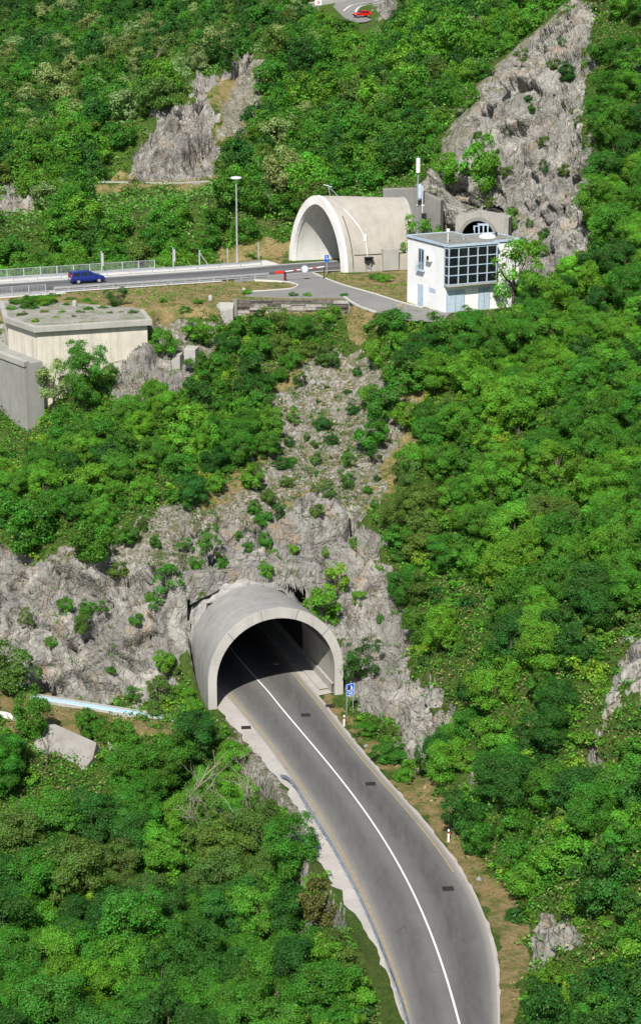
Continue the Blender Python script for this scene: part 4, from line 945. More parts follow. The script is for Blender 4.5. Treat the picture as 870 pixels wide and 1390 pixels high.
# blue sign by lower tunnel
s0 = PZ(470.5, 968.5, 0); s1 = PZ(479, 966.5, 0); mx_ = (s0+s1)/2
sg = thing('tunnel_sign', 'blue square tunnel sign on two posts at the right foot of the lower tunnel', 'sign', (mx_[0], mx_[1], 0))
for q in (s0, s1): part(MB().tube([(q[0], q[1], -.3), (q[0], q[1], 2.7)], .04, 8), 'post', M['galv'], sg)
ax = Vector((s1[0]-s0[0], s1[1]-s0[1], 0)).normalized(); nrm = Vector((ax.y, -ax.x, 0)); cx, cy = mx_[0]+nrm.x*.06, mx_[1]+nrm.y*.06
pn = part(MB().box((cx, cy, 2.45), (.43, .02, .33), ax), 'panel', M['blue_sign'], sg); pl = part(MB().box((cx, cy, 1.86), (.43, .02, .22), ax), 'distance_plate', M['blue_sign'], sg)
def bd_(c, w, h, m, par, name, t=.035):
    g = MB()
    for s_ in (-1, 1): g.box((cx+ax.x*w*s_+nrm.x*.024, cy+ax.y*w*s_+nrm.y*.024, c), (.018, .004, h), ax); g.box((cx+nrm.x*.0242, cy+nrm.y*.0242, c+h*s_), (w+.018, .004, .018), ax)
    o = g.build(name, m, par); o.location = (0, 0, 0)
bd_(2.45, .39, .29, M['white_paint'], pn, 'border'); bd_(1.86, .39, .18, M['white_paint'], pl, 'border')
def on(u, v, e=.026): return (cx+ax.x*u+nrm.x*e, cy+ax.y*u+nrm.y*e, v)
g = MB(); g.add([on(-.24, 2.24), on(.22, 2.24), on(.22, 2.38), on(.14, 2.54), on(0, 2.62), on(-.14, 2.54), on(-.24, 2.38)], [tuple(range(7))]); o = g.build('tunnel_symbol', M['white_paint'], pn); o.location = (0, 0, 0)
g = MB(); g.add([on(-.24, 2.24, .03), on(.0, 2.24, .03), on(.06, 2.50, .03), on(0, 2.62, .03), on(-.14, 2.54, .03), on(-.24, 2.38, .03)], [tuple(range(6))]); o = g.build('tunnel_symbol_arch', M['black'], pn); o.location = (0, 0, 0)
g = MB(); 
for u in (-.14, -.02, .1, .2): g.box(on(u, 1.86), (.035, .003, .07), ax)
o = g.build('distance_text', M['white_paint'], pl); o.location = (0, 0, 0)
# delineator posts
def delin(px, py, lab, first=[None]):
    q = PZ(px, py, 0)
    if first[0] is None:
        r = thing('delineator_post', lab, 'marker post', (q[0], q[1], 0), 0, 'white marker posts along the lower road')
        MB().prism([(-.07, -.05), (.07, -.05), (.05, .05), (-.05, .05)], -.1, .95).build('post', M['white_paint'], r)
        MB().prism([(-.075, -.055), (.075, -.055), (.055, .055), (-.055, .055)], .62, .80).build('reflector_band', M['dark_red'], r); MB().box((0, -.06, .71), (.035, .006, .06)).build('reflector', M['red_paint'], r)
        first[0] = r; regchild(r)
    else:
        r = copy_tree(first[0]); r.location = (q[0], q[1], 0); r['label'] = lab
    return r
delin(467, 985, 'white marker post with a red band just below the blue tunnel sign'); delin(608.5, 1142, 'white marker post with a red band on the dry verge of the road bend')
# drains
def drain(px, py, lab, w=.42, first=[None]):
    q = PZ(px, py, .03)
    if first[0] is None:
        r = thing('drain_grate', lab, 'drain', (q[0], q[1], .03), .1, 'drain grates set in the lower road'); g = MB(); g.box((0, 0, -.003), (.42, .3, .006)); g.build('pit', M['black'], r)
        g = MB(); [g.box((-.36+k*.12, 0, .012), (.028, .29, .008)) for k in range(7)]; g.box((0, .3, .012), (.42, .03, .01)); g.box((0, -.3, .012), (.42, .03, .01)); g.build('grille', M['iron'], r); first[0] = r; regchild(r)
    else: r = copy_tree(first[0]); r.location = (q[0], q[1], .03); r['label'] = lab
drain(448, 958.5, 'dark drain grate by the right foot of the lower tunnel mouth'); drain(415, 971, 'dark drain grate in the lane just outside the lower tunnel'); drain(503, 1064.5, 'dark drain grate in the right lane, middle of the lower road')
drain(608, 1207, 'dark drain grate in the right lane near the road bend'); drain(334, 988, 'dark drain grate on the pale left shoulder below the tunnel')
# antenna mast
q = P(566.5, 300, 247.5); zb_ = 27; zt_ = P(566, 213, 247.5)[2]
an = thing('antenna_mast', 'slim mobile antenna mast with two pale vertical panels beside the cliff', 'mast', (q[0], 247.5, zb_))
part(MB().tube([(q[0], 247.5, zb_), (q[0], 247.5, zt_+.1)], .09, 8), 'pole', M['galv'], an)
part(MB().tube([(q[0], 247.4, zt_-1.9), (q[0], 247.4, zt_-.1)], .27, 14), 'antenna_panel', M['white_paint'], an)
z5 = P(568, 250, 247.5)[2]; part(MB().box((q[0]+.25, 247.3, z5-.85), (.22, .2, .9)), 'antenna_panel', M['render_blue'], an, bevel=.05)
part(MB().box((q[0]+.2, 247.3, z5-2.25), (.2, .2, .28)), 'equipment_box', M['black'], an); part(MB().tube([(q[0]+.6, 247.3, z5-3.6), (q[0]+.6, 247.3, z5-.1)], .06, 6).box((q[0]+.35, 247.3, z5-2.6), (.5, .04, .05)), 'side_bracket', M['white_paint'], an)
# far warning sign and board
q = top_pt(432, 14); r = thing('warning_sign', 'tiny red and white chevron warning sign beside the far mountain road', 'sign', q)
part(MB().tube([tuple(q-np.array([0, 0, 1])), tuple(q+np.array([0, 0, 2.2]))], .08, 6), 'post', M['galv'], r); part(MB().box((q[0], q[1]-.15, q[2]+1.9), (.75, .04, .6)), 'panel', M['white_paint'], r)
part(MB().add([(q[0]-.45, q[1]-.21, q[2]+1.5), (q[0]+.1, q[1]-.21, q[2]+1.9), (q[0]-.45, q[1]-.21, q[2]+2.3), (q[0]-.05, q[1]-.21, q[2]+2.3), (q[0]+.5, q[1]-.21, q[2]+1.9), (q[0]-.05, q[1]-.21, q[2]+1.5)], [(0, 1, 4, 5), (1, 2, 3, 4)]), 'chevron', M['red_paint'], r)
# ================================================================== CARS
def make_car(label, paint, loc, rz, wagon=True, L=4.2, Wd=1.7):
    r = thing('parked_car' if not wagon else 'car', label, 'car', loc, rz); r.name = 'car'
    hw = Wd/2
    if wagon: prof = [(-2.1,.35),(-2.12,.75),(-2.05,1.0),(-1.95,1.42),(-1.2,1.50),(-.1,1.50),(.35,1.43),(1.15,1.0),(1.85,.86),(2.08,.68),(2.1,.35)]
    else: prof = [(-1.95,.35),(-1.98,.75),(-1.85,.95),(-1.45,1.36),(-.7,1.43),(.1,1.42),(.95,.98),(1.65,.86),(1.95,.66),(1.97,.35)]
    g = MB(); n = len(prof); rows = []
    def tw(z): return hw*(1-.16*max(0, (z-.95)/.55))*(1-.04*max(0, (.6-z)/.3))
    for f in (-1, -.86, 0, .86, 1):
        rows.append([(x*(1-.035*(abs(f) > .95)), f*tw(z), z*(1-.02*(abs(f) > .95))) for x, z in prof])
    vs = [p for q in rows for p in q]; fs = []
    for a in range(4):
        for j in range(n): fs.append((a*n+j, a*n+(j+1) % n, (a+1)*n+(j+1) % n, (a+1)*n+j))
    fs += [tuple(range(n))[::-1], tuple(4*n+j for j in range(n))]; g.add(vs, fs); g.build('body', paint, r, smooth=False, bevel=.05)
    xs_ = (-1.88, -.95, -.05, .85) if wagon else (-1.3, -.45, .35, .8)
    for sd in (-1, 1):
        for k in range(3):
            x0, x1 = xs_[k]+.06, xs_[k+1]-.06; zt1 = 1.38 if wagon else 1.31; z0 = .98
            tl = x0+.03; tr_ = x1 if k < 2 else x1-.62
            q = [(x0, z0), (x1, z0), (max(tr_, tl+.05), zt1), (tl, zt1)]
            MB().add([(a, sd*(tw(b)+.012), b) for a, b in q], [(0, 1, 2, 3) if sd < 0 else (3, 2, 1, 0)]).build('side_window', M['glass_dark'], r)
    fx = ((.40,1.40),(1.10,1.02)) if wagon else ((.16,1.38),(.90,1.0)); MB().add([(fx[0][0]+.02, -.62, fx[0][1]+.012), (fx[0][0]+.02, .62, fx[0][1]+.012), (fx[1][0]+.02, .70, fx[1][1]+.012), (fx[1][0]+.02, -.70, fx[1][1]+.012)], [(0, 3, 2, 1)]).build('windscreen', M['glass_dark'], r)
    bx = ((-1.97,1.36),(-2.06,1.02)) if wagon else ((-1.5,1.30),(-1.84,.98)); MB().add([(bx[0][0]-.03, -.6, bx[0][1]), (bx[0][0]-.03, .6, bx[0][1]), (bx[1][0]-.03, .66, bx[1][1]), (bx[1][0]-.03, -.66, bx[1][1])], [(0, 1, 2, 3)]).build('rear_window', M['glass_dark'], r)
    for x_ in (-1.25, 1.3):
        for sd in (-1, 1):
            t = MB().tube([(x_, sd*(hw-.2), .31), (x_, sd*(hw+.01), .31)], .31, 18).build('wheel', M['black'], r); MB().tube([(x_, sd*(hw+.0), .31), (x_, sd*(hw+.02), .31)], .19, 12).build('rim', M['galv'], t)
    for sd in (-1, 1):
        MB().box((-2.06 if wagon else -1.93, sd*.68, .98 if wagon else .82), (.06, .1, .2 if wagon else .09)).build('tail_light', M['tail'], r); MB().box((2.02 if wagon else 1.88, sd*.6, .68), (.06, .17, .07)).build('headlight', M['lampglass'], r)
        MB().box((.85 if wagon else .7, sd*(hw+.08), .98), (.06, .07, .06)).build('mirror', paint, r)
    MB().box((-2.13 if wagon else -2.0, 0, .6), (.02, .26, .06)).build('number_plate', M['white_paint'], r)
    MB().box((2.09 if wagon else 1.96, 0, .45), (.05, hw*.9, .09)).build('bumper', M['black'], r)
    return r
q = PZ(120.5, 384.6, UZ+.03); dirr = np.array([.925, .38]); q2 = q[:2]+np.array([-.38, .925])*.85
make_car('blue estate car driving on the upper road', M['car_blue'], (q2[0], q2[1], UZ+.03), math.atan2(dirr[1], dirr[0])-.0)
q = top_pt(491, 22.5); rc = make_car('small red car driving round the bend high on the far hillside', M['car_red'], (q[0], q[1], q[2]+.1), rad(205), False); rc.rotation_euler = (-.08, 0, rad(205))
# ================================================================== VEGETATION
PAL = {'bright': (.092, .242, .018), 'mid': (.054, .173, .015), 'dark': (.030, .108, .014), 'yellow': (.16, .28, .02), 'olive': (.080, .150, .024), 'pale': (.175, .255, .085), 'brown': (.085, .095, .022)}
def crown_arrays(seed, R=2.5, H=5.0, z0=1.2, ncl=46, nleaf=110, leaf=.24, rc=.85, flat=.85, dens=1.0):
    r = np.random.default_rng(seed); cz = (H+z0)/2; rz = (H-z0)/2
    # lopsided envelope
    d = r.normal(size=(ncl*3, 3)); d /= np.linalg.norm(d, axis=1)[:,None]
    lob = 1+.38*vnoise(d*1.5+seed*7.7, seed)+.16*vnoise(d*3.5+seed, seed+5)
    rr = np.cbrt(r.uniform(.18, 1, ncl*3))
    c = d*np.array([R-rc*.6, R-rc*.6, rz-rc*.5])*(rr*lob)[:,None]; c[:,2] += cz
    c = c[c[:,2] > z0-.2][:ncl]; ncl = len(c); rcs = rc*r.uniform(.38, 1.32, ncl)
    leaf *= .86; n = int(nleaf*ncl*dens*1.3); k = r.choice(ncl, n, p=rcs**2/np.sum(rcs**2))
    cc = c[k]; out = cc-np.array([0, 0, cz*.75]); out /= np.linalg.norm(out, axis=1)[:,None]+1e-6
    dd = r.normal(size=(n, 3)); dd += out*.9+np.array([0, 0, .35]); dd /= np.linalg.norm(dd, axis=1)[:,None]
    p = cc+dd*(rcs[k]*r.uniform(.55, 1.08, n)*np.where(r.uniform(size=n) < .13, r.uniform(1.05, 1.6, n), 1))[:,None]*np.array([1, 1, .72])
    nr = dd*.75+r.normal(size=(n, 3))*.42+np.array([0, 0, .25]); nr /= np.linalg.norm(nr, axis=1)[:,None]
    t = np.cross(nr, r.normal(size=(n, 3))); t /= np.linalg.norm(t, axis=1)[:,None]; b = np.cross(nr, t)
    L = leaf*r.uniform(.6, 1.35, n)[:,None]; Wd = L*.62
    v = np.stack([p-t*L*.5, p+b*Wd*.5-t*L*.05, p+t*L*.5-nr*L*.12, p-b*Wd*.5-t*L*.05], 1).reshape(-1, 3)
    lr = r.uniform(0, 1, n)*.6+r.uniform(0, 1, ncl)[k]*.4
    return v, np.arange(n*4).reshape(-1, 4), lr, c
def limbs(mb, c, H, z0, seed, r0=.16, top=.6, nb=9):
    r = random.Random(seed); tx, ty = r.uniform(-.3, .3), r.uniform(-.3, .3); hz = z0+(H-z0)*top
    st = [(0, 0, -.4), (tx*.3, ty*.3, z0*.5), (tx*.7, ty*.7, z0+.3), (tx, ty, hz)]
    mb.tube(st, [r0*1.25, r0, r0*.75, r0*.3], 7)
    idx = list(range(len(c))); r.shuffle(idx)
    for i in idx[:nb]:
        a = c[i]; h = min(max(a[2]*.55, z0*.4), hz); f = min(1, h/hz); s = (tx*f, ty*f, h)
        m = (s[0]*.45+a[0]*.55, s[1]*.45+a[1]*.55, s[2]*.5+a[2]*.5-.1); mb.tube([s, m, tuple(a)], [r0*.42, r0*.26, r0*.08], 5, cap=False)
    return mb
def proto(name, seed, trunk=True, **k):
    v, q, lr, c = crown_arrays(seed, **k); me = np_mesh(name+'_crown', v, q, [M['leaf']], False, fattr={'lr': lr}); tm = None
    if trunk:
        mb = limbs(MB(), c, k.get('H', 5), k.get('z0', 1.2), seed, r0=.06+.045*k.get('R', 2.5)); tm = bpy.data.meshes.new(name+'_trunk'); tm.from_pydata(mb.v, [], mb.f); tm.materials.append(M['bark']); tm.polygons.foreach_set('use_smooth', [True]*len(tm.polygons))
    return dict(me=me, tm=tm, v=v, q=q, lr=lr, R=k.get('R', 2.5), H=k.get('H', 5))
TREES = [proto('broadleaf', 100+i, R=2.6, H=5.6, z0=.8, ncl=64, nleaf=230, leaf=.185, rc=.78) for i in range(6)]
TALL = [proto('tall', 200+i, R=2.4, H=7.4, z0=1.4, ncl=74, nleaf=190, leaf=.19, rc=.78) for i in range(3)]
BUSH = [proto('bush', 300+i, False, R=1.5, H=2.5, z0=.05, ncl=30, nleaf=170, leaf=.15, rc=.5) for i in range(5)]
OPEN = [proto('open', 400+i, R=1.6, H=3.8, z0=.4, ncl=28, nleaf=100, leaf=.17, rc=.48) for i in range(3)]
FAR = [crown_arrays(500+i, R=3.0, H=6.6, z0=.6, ncl=38, nleaf=76, leaf=.40, rc=1.05) for i in range(6)]
FARP = [proto('far', 520+i, R=3.0, H=6.8, z0=.9, ncl=50, nleaf=150, leaf=.28, rc=1.0) for i in range(5)]
def rgb(shade, r, amt=.10):
    c = PAL[shade]; k = math.exp(r.gauss(0, amt)); w = r.uniform(-.10, .16); return (c[0]*k*(1+w), c[1]*k, c[2]*k*(1-w*.5), 1)
VEGN = {}
def plant(pr, x, y, s, rz, col, name, label, cat, group=None, parts=True, zs=1, sink=.15, z=None):
    gz = (ground(x, y) if z is None else z)-sink; r = thing(name, label, cat, (x, y, gz), rz, group); u_ = random.Random(x*9.1+y*3.3); k_ = u_.uniform(.84, 1.18); r.scale = (s*k_, s/k_, s*zs)
    c = bpy.data.objects.new('crown' if pr['tm'] else 'foliage', pr['me']); COL.objects.link(c); c.parent = r; c.color = col
    if pr['tm'] and parts: t = bpy.data.objects.new('trunk', pr['tm']); COL.objects.link(t); t.parent = r
    VEGN[cat] = VEGN.get(cat, 0)+1; return r
def lone(px, py, Y, pr, s, shade, label, name='shrub', cat='shrub', zs=1, plane=None, seed=0):
    """one named plant whose foot is where the photo pixel meets the ground"""
    r = random.Random(px*7+py)
    if plane is not None: p = PZ(px, py, plane); x, y, z = p[0], p[1], plane
    elif Y: p = P(px, py, Y); x, y, z = p[0], p[1], None
    else:
        h = hit_px(px, py); x, y, z = h.x, h.y, h.z
    return plant(pr, x, y, s, r.uniform(0, 6.28), rgb(shade, r, .06), name, label, cat, zs=zs, z=z)
LONE = [
 (124, 762, None, BUSH[0], 1.65, 'mid', 'big rounded green bush on the brow of the left cliff', 'shrub', 'shrub', 1.0, None),
 (40, 745, None, BUSH[1], 1.8, 'mid', 'dense green bush at the left end of the cliff brow', 'shrub', 'shrub', 1.1, None),
 (160, 783, None, BUSH[2], .85, 'olive', 'small dull green bush on the cliff just right of the big rounded bush', 'shrub', 'shrub', .8, None),
 (160, 413, None, OPEN[1], .72, 'dark', 'small dark tree standing alone on the verge beside the upper road', 'tree', 'tree', .9, UZ),
 (118, 560, None, TALL[0], .92, 'mid', 'tall loose-crowned tree in front of the cream concrete block', 'broadleaf_tree', 'tree', 1.15, None),
 (72, 560, None, OPEN[0], 1.15, 'pale', 'thin see-through sapling at the corner of the cream concrete block', 'sapling', 'tree', 1.5, None),
 (192, 470, None, BUSH[3], .95, 'bright', 'bright bush at the right end of the concrete block roof slab', 'shrub', 'shrub', 1.1, None),
 (222, 480, None, BUSH[1], 1.15, 'bright', 'bright leafy bush left of the pale concrete cube', 'shrub', 'shrub', 1.0, None),
 (268, 466, None, BUSH[4], 1.35, 'bright', 'wide bright bush between the cube and the leaning stub wall', 'shrub', 'shrub', .9, None),
 (322, 455, None, BUSH[0], .9, 'mid', 'green bush at the foot of the leaning stub wall', 'shrub', 'shrub', 1.0, None),
 (350, 452, None, OPEN[2], .8, 'dark', 'dark open bush in front of the left part of the sleeper wall', 'shrub', 'shrub', 1.0, None),
 (378, 452, None, OPEN[1], 1.0, 'olive', 'loose olive tree in front of the sleeper wall', 'sapling', 'tree', 1.0, None),
 (408, 462, None, TREES[2], .5, 'mid', 'small dense tree rising before the middle of the sleeper wall', 'broadleaf_tree', 'tree', 1.15, None),
 (447, 440, None, BUSH[2], .85, 'bright', 'round bright bush at the right end of the sleeper wall', 'shrub', 'shrub', 1.2, None),
 (531, 450, None, BUSH[3], 1.45, 'mid', 'dark green bush on the platform edge left of the white building', 'shrub', 'shrub', .85, None),
 (571, 365, None, OPEN[0], 1.7, 'bright', 'small light green bush between the tunnel shell and the white building', 'shrub', 'shrub', 1.15, UZ),
 (700, 428, None, OPEN[2], 1.8, 'bright', 'airy light green tree in front of the right end of the white building', 'sapling', 'tree', 1.35, None),
 (655, 262, None, BUSH[0], 1.9, 'bright', 'bright green bush clinging to the big cliff above the small tunnel', 'shrub', 'shrub', 1.6, None),
 (606, 250, None, BUSH[3], 1.7, 'bright', 'light green bushes at the left foot of the big cliff by the mast', 'shrub', 'shrub', 1.2, None),
 (486, 925, None, OPEN[1], 1.05, 'dark', 'dark leafy bush hanging at the right side of the lower tunnel rim', 'shrub', 'shrub', 1.15, None),
 (438, 848, None, BUSH[1], 1.35, 'bright', 'bright green bush in the cleft right above the lower tunnel crown', 'shrub', 'shrub', 1.1, None),
 (456, 815, None, OPEN[0], .85, 'yellow', 'yellow-green climber on the rock to the upper right of the lower tunnel', 'shrub', 'shrub', 1.3, None),
 (360, 785, None, BUSH[4], .5, 'bright', 'small bright plant hanging over the rock lip above the lower tunnel', 'shrub', 'shrub', 1.5, None),
 (360, 745, None, BUSH[2], .55, 'mid', 'small green bush in the rock gully above the lower tunnel lip', 'shrub', 'shrub', 1.4, None),
 (358, 712, None, BUSH[3], .6, 'mid', 'two-lobed green bush on the rock high above the lower tunnel', 'shrub', 'shrub', 1.2, None),
 (112, 858, None, BUSH[1], .75, 'olive', 'patch of dull green bush on the middle of the left cliff face', 'shrub', 'shrub', 1.0, None),
 (118, 835, None, BUSH[0], .65, 'mid', 'green bush on a ledge of the left cliff face', 'shrub', 'shrub', 1.0, None),
 (185, 848, None, BUSH[2], .5, 'mid', 'small green tuft on the cliff between the ledge bush and the tunnel', 'shrub', 'shrub', 1.0, None),
 (16, 940, None, BUSH[0], 1.5, 'olive', 'olive bush at the foot of the left cliff by the left edge', 'shrub', 'shrub', 1.3, None),
 (44, 1003, None, BUSH[2], 1.25, 'mid', 'green bush over the left end of the blue channel', 'shrub', 'shrub', 1.6, None),
 (122, 1000, None, BUSH[4], .95, 'mid', 'green bush just below the middle of the blue channel', 'shrub', 'shrub', 1.1, None),
 (160, 1012, None, BUSH[3], 1.1, 'mid', 'green bush below the channel, above the thin pale ledge', 'shrub', 'shrub', 1.0, None),
 (498, 1000, None, BUSH[1], .8, 'mid', 'low green bush on the verge below the blue tunnel sign', 'shrub', 'shrub', .7, None),
 (530, 1035, None, BUSH[2], 1.0, 'mid', 'low green bush at the foot of the rock beside the lower road', 'shrub', 'shrub', .8, None),
 (548, 1060, None, BUSH[0], .7, 'bright', 'small bright bush on the verge where the rock spur ends', 'shrub', 'shrub', .9, None),
 (438, 1262, None, BUSH[4], 1.5, 'brown', 'olive-brown bush below the pale shoulder of the lower road', 'shrub', 'shrub', 1.1, None),
 (434, 1225, None, BUSH[2], .8, 'bright', 'bright green bush right against the pale road shoulder', 'shrub', 'shrub', 1.3, None),
 (120, 385, None, BUSH[2], .01, 'mid', '', '', '', 1, None),
]
for a in LONE:
    if a[6]: lone(a[0], a[1], a[2], a[3], a[4], a[5], a[6], a[7], a[8], a[9], a[10])
# weeds on the block roof and at the yard edge: single clumps one can point to
ZB = UZ-.25
for k, (px, py, s, sh) in enumerate([(15,420,.5,'bright'),(44,413,.9,'mid'),(66,410,.7,'bright'),(120,420,.45,'mid'),(180,425,.45,'olive'),(100,430,.3,'olive'),(155,415,.45,'mid'),(22,412,.7,'mid'),(50,408,.75,'bright'),(72,404,.6,'mid'),(30,428,.45,'olive'),(60,424,.4,'pale'),(110,424,.35,'olive'),(140,418,.4,'mid'),(150,425,.3,'olive'),(128,413,.4,'bright'),(90,414,.35,'mid'),(165,424,.3,'pale'),(75,431,.3,'yellow')]):
    p = PZ(px, py, ZB); plant(BUSH[k % 5], p[0], p[1], s, k, rgb(sh, random.Random(k)), 'weed_clump', '%s weed clump among others on the gravelly block roof' % {'mid': 'mid green', 'bright': 'bright green', 'olive': 'olive', 'pale': 'pale', 'yellow': 'yellowish'}[sh], 'weeds', '%s weeds on the block roof' % sh, zs=.5, z=p[2])
for px, py, s, sh, lab in [(38,418,.95,'mid','spreading weed bush at the left corner of the concrete block roof'),(62,414,.8,'bright','green weed bush second from the left on the block roof'),(95,408,.45,'mid','low weed clump near the upright stub on the block roof'),(84,424,.3,'bright','tiny weed tuft in the middle of the block roof'),(48,437,.38,'yellow','yellow-green weed tuft near the front corner of the block roof'),(118,410,.5,'bright','low green weed clump toward the road side of the block roof'),
 (221,409,.42,'bright','small bright bush in the dry grass below the car side verge'),(268,411,.45,'bright','small bright bush in the dry grass left of the stone marker'),(252,424,.55,'mid','green bush on the plateau edge above the cube'),(335,398,.5,'bright','low green bush beside the grey stone post'),(417,401,.4,'bright','weed clump growing over the middle of the sleeper wall top'),(398,401,.4,'mid','weed clump on the sleeper wall top, left of its middle'),(467,401,.35,'mid','small weed clump at the right end of the sleeper wall top'),(522,381,.75,'bright','low bright bush on the grass strip in front of the tunnel shell'),(506,378,.5,'mid','low green bush by the service panel of the tunnel shell')]:
    p = PZ(px, py, ZB if py < 440 and px < 200 else UZ); plant(BUSH[(px+py) % 5], p[0], p[1], s, px, rgb(sh, random.Random(px), .06), 'weed_clump', lab, 'weeds', zs=.6, z=p[2])
# ---------------- zones: poly in photo pixels (tested at the crown), Y range, spacing, size, shades, label stem
Z = lambda **k: k
ZONES = [
 Z(n='building', poly=[(560,432),(605,430),(690,425),(735,385),(800,335),(900,300),(900,520),(640,560),(560,520),(545,460)], y=(185,230), sp=2.2, s=(.55,.85), sh=('mid','mid','bright','bright','dark'), lab='in the wood just below and right of the white building'),
 Z(n='cliffright', poly=[(800,330),(806,250),(792,190),(790,120),(805,50),(825,-30),(920,-30),(920,300)], y=(200,290), sp=2.9, s=(.65,.95), sh=('mid','dark','bright','mid'), lab='on the steep slope right of the big pale cliff'),
 Z(n='rightmid', poly=[(560,520),(640,560),(900,520),(900,800),(700,800),(545,790),(520,740),(512,690),(545,600)], y=(150,205), sp=2.3, s=(.5,.82), sh=('mid','bright','bright','mid','olive'), lab='in the middle of the wooded right-hand slope'),
 Z(n='rightlow', poly=[(545,790),(700,800),(900,800),(900,850),(835,865),(800,960),(790,1040),(830,1060),(900,960),(900,1130),(620,1100),(580,1035),(600,990),(575,960),(560,900)], y=(118,172), sp=2.25, s=(.5,.85), sh=('mid','dark','bright','mid'), lab='on the right-hand slope beside the lower rock face'),
 Z(n='rightbase', poly=[(620,1100),(900,1130),(920,1420),(720,1420),(700,1340),(690,1260),(665,1190),(635,1130)], y=(90,140), sp=2.3, s=(.45,.75), sh=('bright','mid','dark','mid'), lab='at the bottom right, above the outside of the road bend'),
 Z(n='column', poly=[(470,470),(545,455),(560,520),(552,580),(520,640),(505,600),(495,520)], y=(190,212), sp=2.3, s=(.5,.7), sh=('mid','bright'), lab='in the narrow green belt right of the upper scree'),
 Z(n='leftwood', poly=[(-30,1050),(40,1040),(60,1075),(130,1060),(180,1020),(290,990),(345,1030),(385,1085),(398,1150),(390,1220),(-30,1220)], y=(125,160), sp=2.2, s=(.62,.95), sh=('mid','dark','mid','bright','olive'), lab='in the dense wood below the leaning rock slab and the road'),
 Z(n='leftbottom', poly=[(-30,1220),(390,1220),(440,1275),(500,1320),(535,1420),(-30,1420)], y=(95,135), sp=2.3, s=(.6,.9), sh=('bright','mid','dark','mid'), lab='at the bottom left corner of the view below the road'),
 Z(n='lefttop', poly=[(-20,985),(50,985),(38,1050),(-20,1060)], y=(140,160), sp=2.6, s=(.55,.8), sh=('mid','dark'), lab='at the left edge beside the leaning rock slab'),
 Z(n='midleft', poly=[(-30,610),(20,590),(70,555),(130,545),(160,560),(215,530),(300,520),(372,530),(388,575),(340,645),(270,690),(200,680),(120,700),(60,725),(-30,735)], y=(168,206), sp=2.35, s=(.42,.66), sh=('mid','bright','dark','mid','bright'), lab='in the thicket above the left cliff and below the concrete block'),
 Z(n='roadbank', poly=[(290,985),(335,1020),(370,1060),(388,1110),(396,1150),(420,1185),(440,1215),(470,1260),(500,1320),(560,1460),(380,1460),(380,1280),(375,1160),(330,1080),(265,1000)], y=(100,140), sp=1.6, s=(.3,.5), sh=('mid','bright','olive'), lab='on the bank under the pale road shoulder'),
 Z(n='scree', poly=[(372,560),(400,500),(440,470),(490,470),(490,560),(530,640),(500,690),(400,690),(330,720),(290,700),(350,640)], y=(165,216), sp=2.0, s=(.10,.27), sh=('mid','olive','dark','bright'), lab='dotted over the open scree slope', rock=1),
 Z(n='rockplants', poly=[(-20,750),(250,770),(330,700),(480,680),(530,760),(545,830),(480,790),(370,790),(262,830),(250,940),(-20,900)], y=(155,185), sp=2.6, s=(.12,.27), sh=('mid','olive','bright'), lab='rooted in the rock faces round the lower tunnel', rock=1),
 Z(n='cleft', poly=[(215,800),(262,820),(262,860),(262,940),(235,960),(205,930),(225,860)], y=(158,176), sp=1.3, s=(.25,.42), sh=('mid','bright','olive'), lab='in the green cleft left of the lower tunnel barrel', rock=1),
 Z(n='bank', poly=[(20,935),(240,945),(300,975),(300,1000),(240,1010),(130,1005),(60,985)], y=(148,165), sp=1.7, s=(.2,.36), sh=('mid','bright','olive'), lab='on the grassy bank round the blue channel'),
 Z(n='cliffface', poly=[(600,270),(640,180),(700,90),(780,20),(790,100),(780,230),(740,300),(690,300),(640,290)], y=(235,285), sp=2.9, s=(.14,.34), sh=('mid','olive','dark'), lab='clinging to the face of the big pale cliff', rock=1),
 Z(n='cliffplants', poly=[(690,260),(720,240),(735,320),(760,330),(740,380),(690,380),(690,300)], y=(205,262), sp=2.2, s=(.2,.4), sh=('bright','mid'), lab='at the foot of the big cliff right of the white building', rock=1),
 Z(n='brow', poly=[(150,690),(270,690),(330,690),(270,770),(180,780),(140,740)], y=(165,186), sp=1.9, s=(.2,.4), sh=('mid','olive','dark'), lab='on the rubble brow above the left cliff', rock=1),
 Z(n='midtop', poly=[(270,470),(330,440),(440,440),(470,460),(440,480),(395,500),(350,530),(290,520),(255,500)], y=(195,217), sp=2.2, s=(.36,.55), sh=('dark','mid','olive'), lab='in the scrub under the sleeper wall'),
]
def poisson(x0, x1, y0, y1, sp, seed):
    r = np.random.default_rng(seed); cell = sp/1.414; G = {}; out = []
    n = int((x1-x0)*(y1-y0)/sp**2*6); xs_ = r.uniform(x0, x1, n); ys_ = r.uniform(y0, y1, n)
    for x_, y_ in zip(xs_, ys_):
        i, j = int(x_//cell), int(y_//cell); ok = True
        for a in range(i-2, i+3):
            for b in range(j-2, j+3):
                q = G.get((a, b))
                if q and (q[0]-x_)**2+(q[1]-y_)**2 < sp*sp: ok = False; break
            if not ok: break
        if ok: G[(i, j)] = (x_, y_); out.append((x_, y_))
    return np.array(out)
